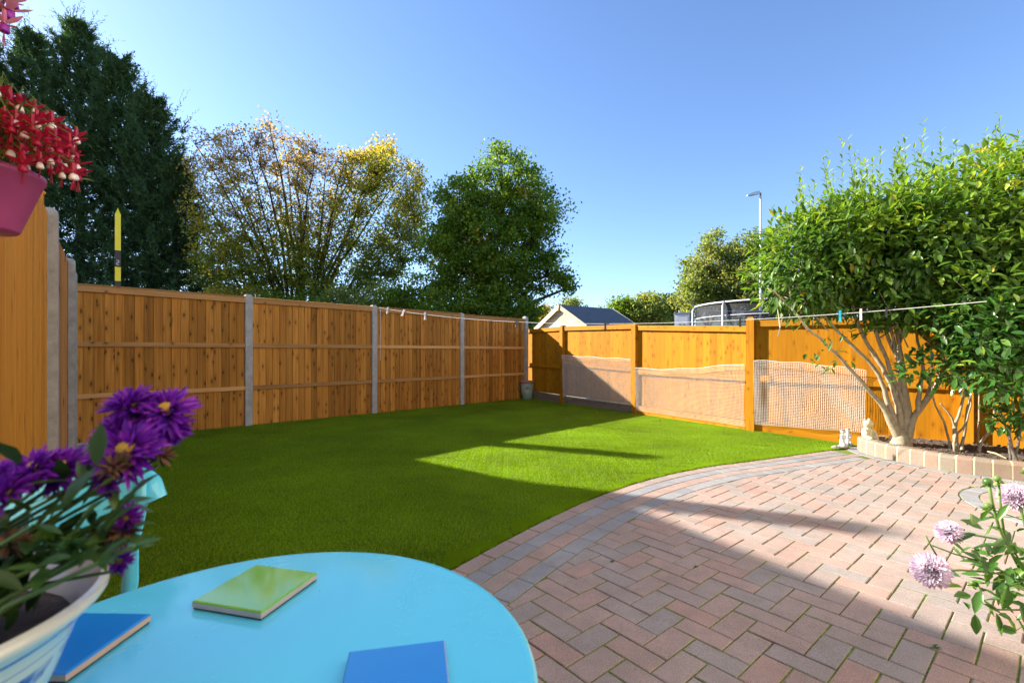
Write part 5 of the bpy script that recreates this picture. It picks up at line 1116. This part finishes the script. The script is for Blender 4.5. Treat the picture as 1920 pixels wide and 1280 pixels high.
single_leaves(ap, P, D, np.tile([0, -.2, 1.], (len(P), 1)) + .3 * rdir(len(P)), L, L * .46, np.clip(RNG.normal(.42, .25, len(P)), 0, 1), M['aster_leaf'], PC, 400, fold=.1, droop=.2)
for i in range(22): 
    j = RNG.integers(0, len(P)); e = Vector(P[j]) - PC; b0 = Vector((random.uniform(-.05, .05), random.uniform(-.05, .05), .10)); MB().tube([b0, b0.lerp(e, .5) + Vector((0, 0, .015)), e], [.003, .0022, .0015], 5).build('stem', M['stem'], ap)

# ------------------------------------------------------------ hanging fuchsias at the upper left
def fuchsia(parent, p, s, red=True, rot=0.0):
    f = empty('flower', p, rot); f.parent = parent
    V, T, r = leaf_arrays(np.zeros((4, 3)), np.array([[1, 0, .1], [0, 1, .0], [-1, 0, .1], [0, -1, .2]]), np.tile([0, 0, 1.], (4, 1)), .028 * s, .011 * s, np.array([.2, .5, .8, .9]), .2, -.25 if red else -.4)
    V2, T2, r2 = leaf_arrays(np.zeros((3, 3)), np.array([[.3, 0, -1.], [-.3, .2, -1], [0, -.3, -1]]), np.array([[1., 0, 0], [-1, 0, 0], [0, -1, 0]]), .016 * s, .012 * s, np.full(3, .5), .3, 0)
    o = link('sepal_crown', np_mesh('sepals', V, T, r, M['fuchsia_red' if red else 'fuchsia_pink']), f); MB().tube([(0, 0, .022 * s), (0, 0, .0)], [.0028 * s, .0042 * s], 6).build('flower_tube', M['fuchsia_red' if red else 'fuchsia_pink'], f)
    cw = random.random() < .4
    MB().lathe([(.003 * s, .0), (.006 * s, -.005 * s), (.007 * s, -.011 * s), (.006 * s, -.013 * s)], 8).build('corolla', M['fuchsia_white' if red and cw else ('fuchsia_red' if red else 'fuchsia_purple')], f, smooth=True)
    mb = MB()
    for k in range(3): mb.tube([(0, 0, -.012 * s), ((k - 1) * .003 * s, .002, -.034 * s)], .0006 * s, 3)
    mb.build('stamens', M['fuchsia_red'], f).name = 'stamen'; return f
def hanging(cx, cy, z, label, red, spots, pot_r=.13, nleaf=200, lr=(.20, .17, .09), lift=.05):
    o = empty('hanging_pot', (cx, cy, z)); tag(o, label, 'hanging pot'); MB().lathe([(0, -.155), (.078, -.155), (.082, -.15), (.128, -.012), (.131, -.010), (.132, .004), (.124, .006), (.118, -.02), (0, -.03)], 40).build('pot', M['pink_pot'], o, smooth=True)
    for k in range(2):
        a = k * 2.2 + 1.75; MB().tube([(math.cos(a) * .127, math.sin(a) * .127, 0), (math.cos(a) * .05, math.sin(a) * .05, .3), (0, 0, .42)], .0015, 4).build('hanging_wire', M['grey_metal'], o)
    for u, v, Y, s in spots:
        p = at(u, v, Y) - Vector((cx, cy, z)); fuchsia(o, p, s, red, random.uniform(0, 3)); MB().tube([(p.x * .4, p.y * .4, .02), (p.x * .8, p.y * .8, p.z + .06), p + Vector((0, 0, .022 * s))], .0012, 4).build('stem', M['stem'], o)
    d = rdir(nleaf); d[:, 2] = np.abs(d[:, 2]) * 1.1 - .25; P = np.array([cx, cy, z + lift]) + d * np.array(lr) * RNG.uniform(.4, 1, (nleaf, 1)); D = d + .5 * rdir(nleaf); L = RNG.uniform(.022, .038, nleaf)
    single_leaves(o, P, D, np.tile([0, 0, 1.], (nleaf, 1)) + .5 * rdir(nleaf), L, L * .5, np.clip(RNG.normal(.5, .25, nleaf), 0, 1), M['aster_leaf'], (cx, cy, z), 300)
HX, HY = -1.40, 1.22
spots = []
for i in range(95):
    u = RNG.uniform(-60, 150); t = max(0, u) / 150; v0 = 165 + 95 * t ** 1.1; v1 = 305 + 25 * t; v = RNG.uniform(v0, v1); 
    spots.append((u, v, 1.22 + RNG.uniform(-.14, .10), RNG.uniform(.9, 1.4)))
hanging(HX, HY, 1.575, 'magenta plastic pot overflowing with red and white fuchsias at the upper left', True, spots, nleaf=520, lr=(.215, .19, .16), lift=.06)
hanging(-1.52, 1.25, 2.16, 'hanging pot of pink and purple fuchsias, only two blooms in the top left corner', False, [(18, 20, 1.12, 1.7), (8, 45, 1.1, 1.5), (-20, 10, 1.1, 1.6), (28, 5, 1.15, 1.2), (-40, 40, 1.15, 1.5)], nleaf=90, lr=(.16, .14, .08), lift=.03)
gpz = empty('hanging_bracket', (-1.85, 1.3, 0)); tag(gpz, 'dark timber post with iron arms that carry the hanging flower pots', 'bracket')
MB().box((-.05, -.05, 0), (.05, .05, 2.8)).build('post', M['dull_board'], gpz); MB().tube([(.05, 0, 2.58), (.45, -.05, 2.58), (.45, -.05, 2.55)], .008, 6).build('arm', M['black'], gpz); MB().tube([(.05, -.02, 2.05), (.515, -.08, 2.03), (.515, -.08, 1.99)], .008, 6).build('arm', M['black'], gpz)

# ------------------------------------------------------------ dahlias at the right
DP = Vector((2.2, 1.72, 0)); DS = 1.38; dp = empty('potted_dahlia', DP); tag(dp, 'pale pink dahlias with fresh green leaves at the right edge over the paving', 'potted plant')
MB().lathe([(0, 0), (.10, 0), (.11, .02), (.13, .26), (.145, .26), (.15, .30), (.135, .30), (.13, .27), (0, .26)], 32).build('pot', M['terracotta'], dp, smooth=True)
def dahlia(u, v, Y, d, face, bud=False):
    p = at(u, v, Y * DS) - DP; d *= DS; n = 210; i = np.arange(n); f = i / n; el = 1.5 - 2.1 * f ** .85; an = i * 2.399; dv = np.stack([np.cos(an) * np.cos(el), np.sin(an) * np.cos(el), np.sin(el)], 1)
    L = d / 2 * (.72 + .30 * f ** .7) * (1 if not bud else .5); nn = np.stack([-np.cos(an) * np.sin(el), -np.sin(an) * np.sin(el), np.cos(el)], 1); r = np.clip(.55 + .35 * (1 - f) + RNG.normal(0, .12, n) - .35 * (f > .75), 0, 1)
    V, T, rr = leaf_arrays(dv * .003, dv + .12 * rdir(n), nn, L, d * .16, r, .35, -.12); me = np_mesh('petals', V, T, rr, M['dahlia_petal']); q = Vector((0, 0, 1)).rotation_difference(Vector(face).normalized()); o = link('flower', me, dp, loc=p, rot=q.to_euler())
    MB().lathe([(.003, -.012), (.010, -.008), (.012, -.001), (.004, .001)], 8).build('calyx', M['stem'], o); return p
hd = [dahlia(1745, 1068, 1.16, .086, (-.6, -.62, .5)), dahlia(1779, 996, 1.20, .062, (-.45, -.3, .8)), dahlia(1902, 930, 1.22, .072, (-.55, -.5, .6)), dahlia(1932, 935, 1.20, .06, (.3, -.5, .5))]
def stemline(pts, r=.003): MB().tube([at(q[0], q[1], q[2] * DS) - DP for q in pts], r * DS, 6).build('stem', M['stem'], dp, smooth=True)
stemline([(1752, 1070, 1.17), (1800, 1068, 1.18), (1860, 1072, 1.2), (1925, 1090, 1.22), (1960, 1180, 1.24)], .0026); stemline([(1785, 1000, 1.2), (1830, 1003, 1.2), (1870, 1010, 1.2), (1900, 1030, 1.22), (1950, 1120, 1.24)], .0024)
stemline([(1854, 905, 1.2), (1860, 940, 1.2), (1872, 985, 1.2), (1885, 1015, 1.21), (1920, 1080, 1.23)], .0035); stemline([(1872, 900, 1.2), (1877, 960, 1.2), (1884, 1010, 1.21)], .003); stemline([(1912, 945, 1.2), (1922, 985, 1.21), (1935, 1050, 1.22)], .003); stemline([(1748, 1022, 1.2), (1790, 1038, 1.2), (1840, 1052, 1.2), (1900, 1080, 1.22)], .002)
stemline([(1736, 1004, 1.2), (1745, 1022, 1.2), (1756, 1040, 1.2)], .002); stemline([(1838, 1120, 1.2), (1870, 1142, 1.2), (1925, 1143, 1.22)], .0022)
for (u, v, s) in ((1852, 903, 1.0), (1870, 897, .8), (1925, 880, .8), (1852, 948, .8), (1823, 1092, .6)):
    p = at(u, v, 1.2 * DS) - DP; mb = MB(); mb.ball(p, .0145 * s, 10, 6); o = mb.build('bud', M['stem'] if s < 1 else M['dahlia_leaf'], dp, smooth=True)
    V, T, r = leaf_arrays(np.tile(np.array(p), (6, 1)) - np.array([0, 0, .011]), rdir(6) + np.array([0, 0, .1]), rdir(6), .025 * s, .009, np.full(6, 1.0)); link('sepal', np_mesh('sepal', V, T, r, M['dahlia_leaf']), dp)
mb = MB(); 
P = []; D = []; L = []
for (u, v, sp, n) in ((1880, 1050, .045, 26), (1900, 1010, .04, 16), (1915, 1100, .045, 24), (1850, 1075, .02, 6), (1880, 1130, .03, 10), (1940, 1060, .05, 26), (1930, 1150, .05, 18), (1870, 1010, .01, 4)):
    q = np.array(at(u, v, 1.21 * DS)) + RNG.normal(0, sp * DS, (n, 3)); P.append(q); D.append(rdir(n) + np.array([-.35, 0, -.1])); L.append(RNG.uniform(.045, .09, n))
for (u, v, du, dv_, l) in ((1830, 1000, -1, -.05, .06), (1820, 1115, -1, .1, .05), (1828, 1150, -.1, -1, .05), (1805, 1100, -1, .3, .05), (1868, 1148, .1, -1, .045), (1840, 1105, -.5, -.8, .06), (1870, 975, .2, .7, .05)):
    P.append(np.array([at(u, v, 1.18 * DS)])); D.append(np.array([[du, -.2, dv_]])); L.append(np.array([l * DS]))
P = np.concatenate(P); D = np.concatenate(D); L = np.concatenate(L); single_leaves(dp, P, D, np.tile([0, -.5, 1.], (len(P), 1)) + .4 * rdir(len(P)), L, L * .45, np.clip(RNG.normal(.5, .28, len(P)), 0, 1), M['dahlia_leaf'], DP, 300)
for i in range(14):
    b0 = Vector((RNG.normal(0, .04), RNG.normal(0, .04), .28)); e = Vector(P[RNG.integers(0, len(P))]) - DP; MB().tube([b0, b0.lerp(e, .6) + Vector((0, 0, .03)), e], [.004, .003, .002], 5).build('stem', M['stem'], dp)

# ------------------------------------------------------------ unseen houses and conifers, guessed and placed at the left to cast the near shade
TN = math.tan(R(ELEV))
def back(x, y, H): return Vector((x, y, 0)) - SH * (H / TN)
q1 = back(-1.05, 4.82, 5.6); q2 = back(.80, 3.42, 5.6); q3 = back(1.95, 1.45, 5.6); q3b = q3 + (q3 - q2).normalized() * 6
def shade_block(pts, H, label):  # unseen house form, added so its eaves cast the near shade
    o = empty('shade_house', (pts[0].x, pts[0].y, -.14)); tag(o, label, 'house'); c = pts[0]; n = len(pts); H += .14
    vs = [(p.x - c.x, p.y - c.y, 0) for p in pts] + [(p.x - c.x, p.y - c.y, H) for p in pts]; mb = MB(); mb.add(vs, [tuple(range(n - 1, -1, -1)), tuple(range(n, 2 * n))] + [(k, (k + 1) % n, n + (k + 1) % n, n + k) for k in range(n)]); mb.build('wall', M['brick_wall'], o)
    cen = sum((p for p in pts), Vector()) / n - c; mb = MB(); vs = [((p.x - c.x), (p.y - c.y), H + .002) for p in pts] + [(cen.x, cen.y, H + 1.0)]; mb.add(vs, [(k, (k + 1) % n, n) for k in range(n)]); mb.build('roof', M['roof_tile'], o)
    for k in range(n):
        a, b = Vector(pts[k]) - c, Vector(pts[(k + 1) % n]) - c; d = (b - a); L = d.length
        if L < 2.5: continue
        d.normalize(); nn = Vector((d.y, -d.x, 0)); m = a + d * L / 2; mx = Matrix.Translation(m) @ Matrix.Rotation(math.atan2(d.y, d.x), 4, 'Z')
        for zz_ in (1.1, 3.6):
            if zz_ > H - 1.6: continue
            w = MB().box((-.6, -.04, zz_), (.6, .04, zz_ + 1.2), mat=mx).build('window', M['white_plastic'], o); MB().box((-.52, -.05, zz_ + .08), (.52, .05, zz_ + 1.12), mat=mx).build('pane', M['tile_blue'], w)
Hh = 5.6
pp = [q3b, q2, q1, q1 + Vector((-5.5, -1.5, 0)), q3b + Vector((-6.5, -1.5, 0))]
shade_block(pp, Hh, 'unseen brick house added left of the view, its roof line shaped to shade the patio')
q4 = back(-1.0, 4.75, 5.0)
shade_block([back(-1.0, 4.80, 5.0), back(-3.4, 7.6, 5.0), back(-3.4, 7.6, 5.0) + Vector((-4, -2, 0)), back(-1.0, 4.80, 5.0) + Vector((-4, -2, 0))], 5.0, 'lower unseen brick building added beyond the first house to shade the lawn')  # added out of view to carry the shade edge across the lawn

conifer((*back(1.42, 4.88, 7.0).xy, -.14), 7.14, .14, 'unseen slender spire conifer added at the left, thinned so its tip shades the lawn', 21, 200, .02, .3)  # both spires are guessed, kept thin for narrow shadow streaks
conifer((*back(2.15, 2.93, 6.2).xy, -.14), 6.34, .07, 'second unseen spire conifer added at the left, placed so its tip shades the paving', 22, 200, .02, .3)
ad = Vector((.766, .643, 0)); hs = empty('house', Vector((.80 * .643, -.80 * .766, 0)) - ad * 4, math.atan2(.643, .766)); tag(hs, 'unseen house wall right behind the camera, its cream render guessed for warm bounced light', 'house')  # unseen wall, put in to bounce warm sunlight into the shade
for (x0, x1, z0, z1) in ((0, 3.2, -.2, 5.4), (5.0, 12, 2.15, 5.4), (3.2, 5.0, 2.15, 5.4), (5.0, 7.2, -.2, 2.149), (7.2, 8.6, -.2, .95), (8.6, 12, -.2, 2.149)): MB().box((x0, -.3, z0), (x1, 0, z1)).build('wall', M['render'], hs)
for (x0, x1, z0, z1, nm) in ((3.2, 5.0, 0, 2.149, 'glazed_door'), (7.2, 8.6, .951, 2.149, 'window')):
    f = empty(nm, (0, 0, 0)); f.parent = hs
    for a in ((x0, z0, x1, z0 + .07), (x0, z1 - .07, x1, z1), (x0, z0 + .071, x0 + .07, z1 - .071), (x1 - .07, z0 + .071, x1, z1 - .071), ((x0 + x1) / 2 - .05, z0 + .071, (x0 + x1) / 2 + .05, z1 - .071)): MB().box((a[0], -.10, a[1]), (a[2], -.04, a[3])).build('frame', M['white_plastic'], f)
    for a in ((x0 + .071, (x0 + x1) / 2 - .051), ((x0 + x1) / 2 + .051, x1 - .071)): MB().box((a[0], -.08, z0 + .072), (a[1], -.07, z1 - .072)).build('pane', M['glass'], f)

for i, (u, v, lb) in enumerate(((1750, 1213, 'small green weed in a paving joint at the lower right'), (1148, 1052, 'tiny weed in the joints left of the middle of the shaded paving'), (1306, 1063, 'tiny weed by the shadow edge on the paving'))):
    g0 = gnd(u, v); n = 14; D = rdir(n); D[:, 2] = np.abs(D[:, 2]) * .5 + .15; V, T, r = leaf_arrays(np.zeros((n, 3)), D, np.tile([0, 0, 1.], (n, 1)), RNG.uniform(.010, .022, n) * (1.3 if i == 0 else .9), .006, RNG.random(n) * .6 + .3)
    tag(link('weed', np_mesh('weed', V, T, r, M['dahlia_leaf']), None, loc=(g0.x, g0.y, -.001)), lb, 'weed')
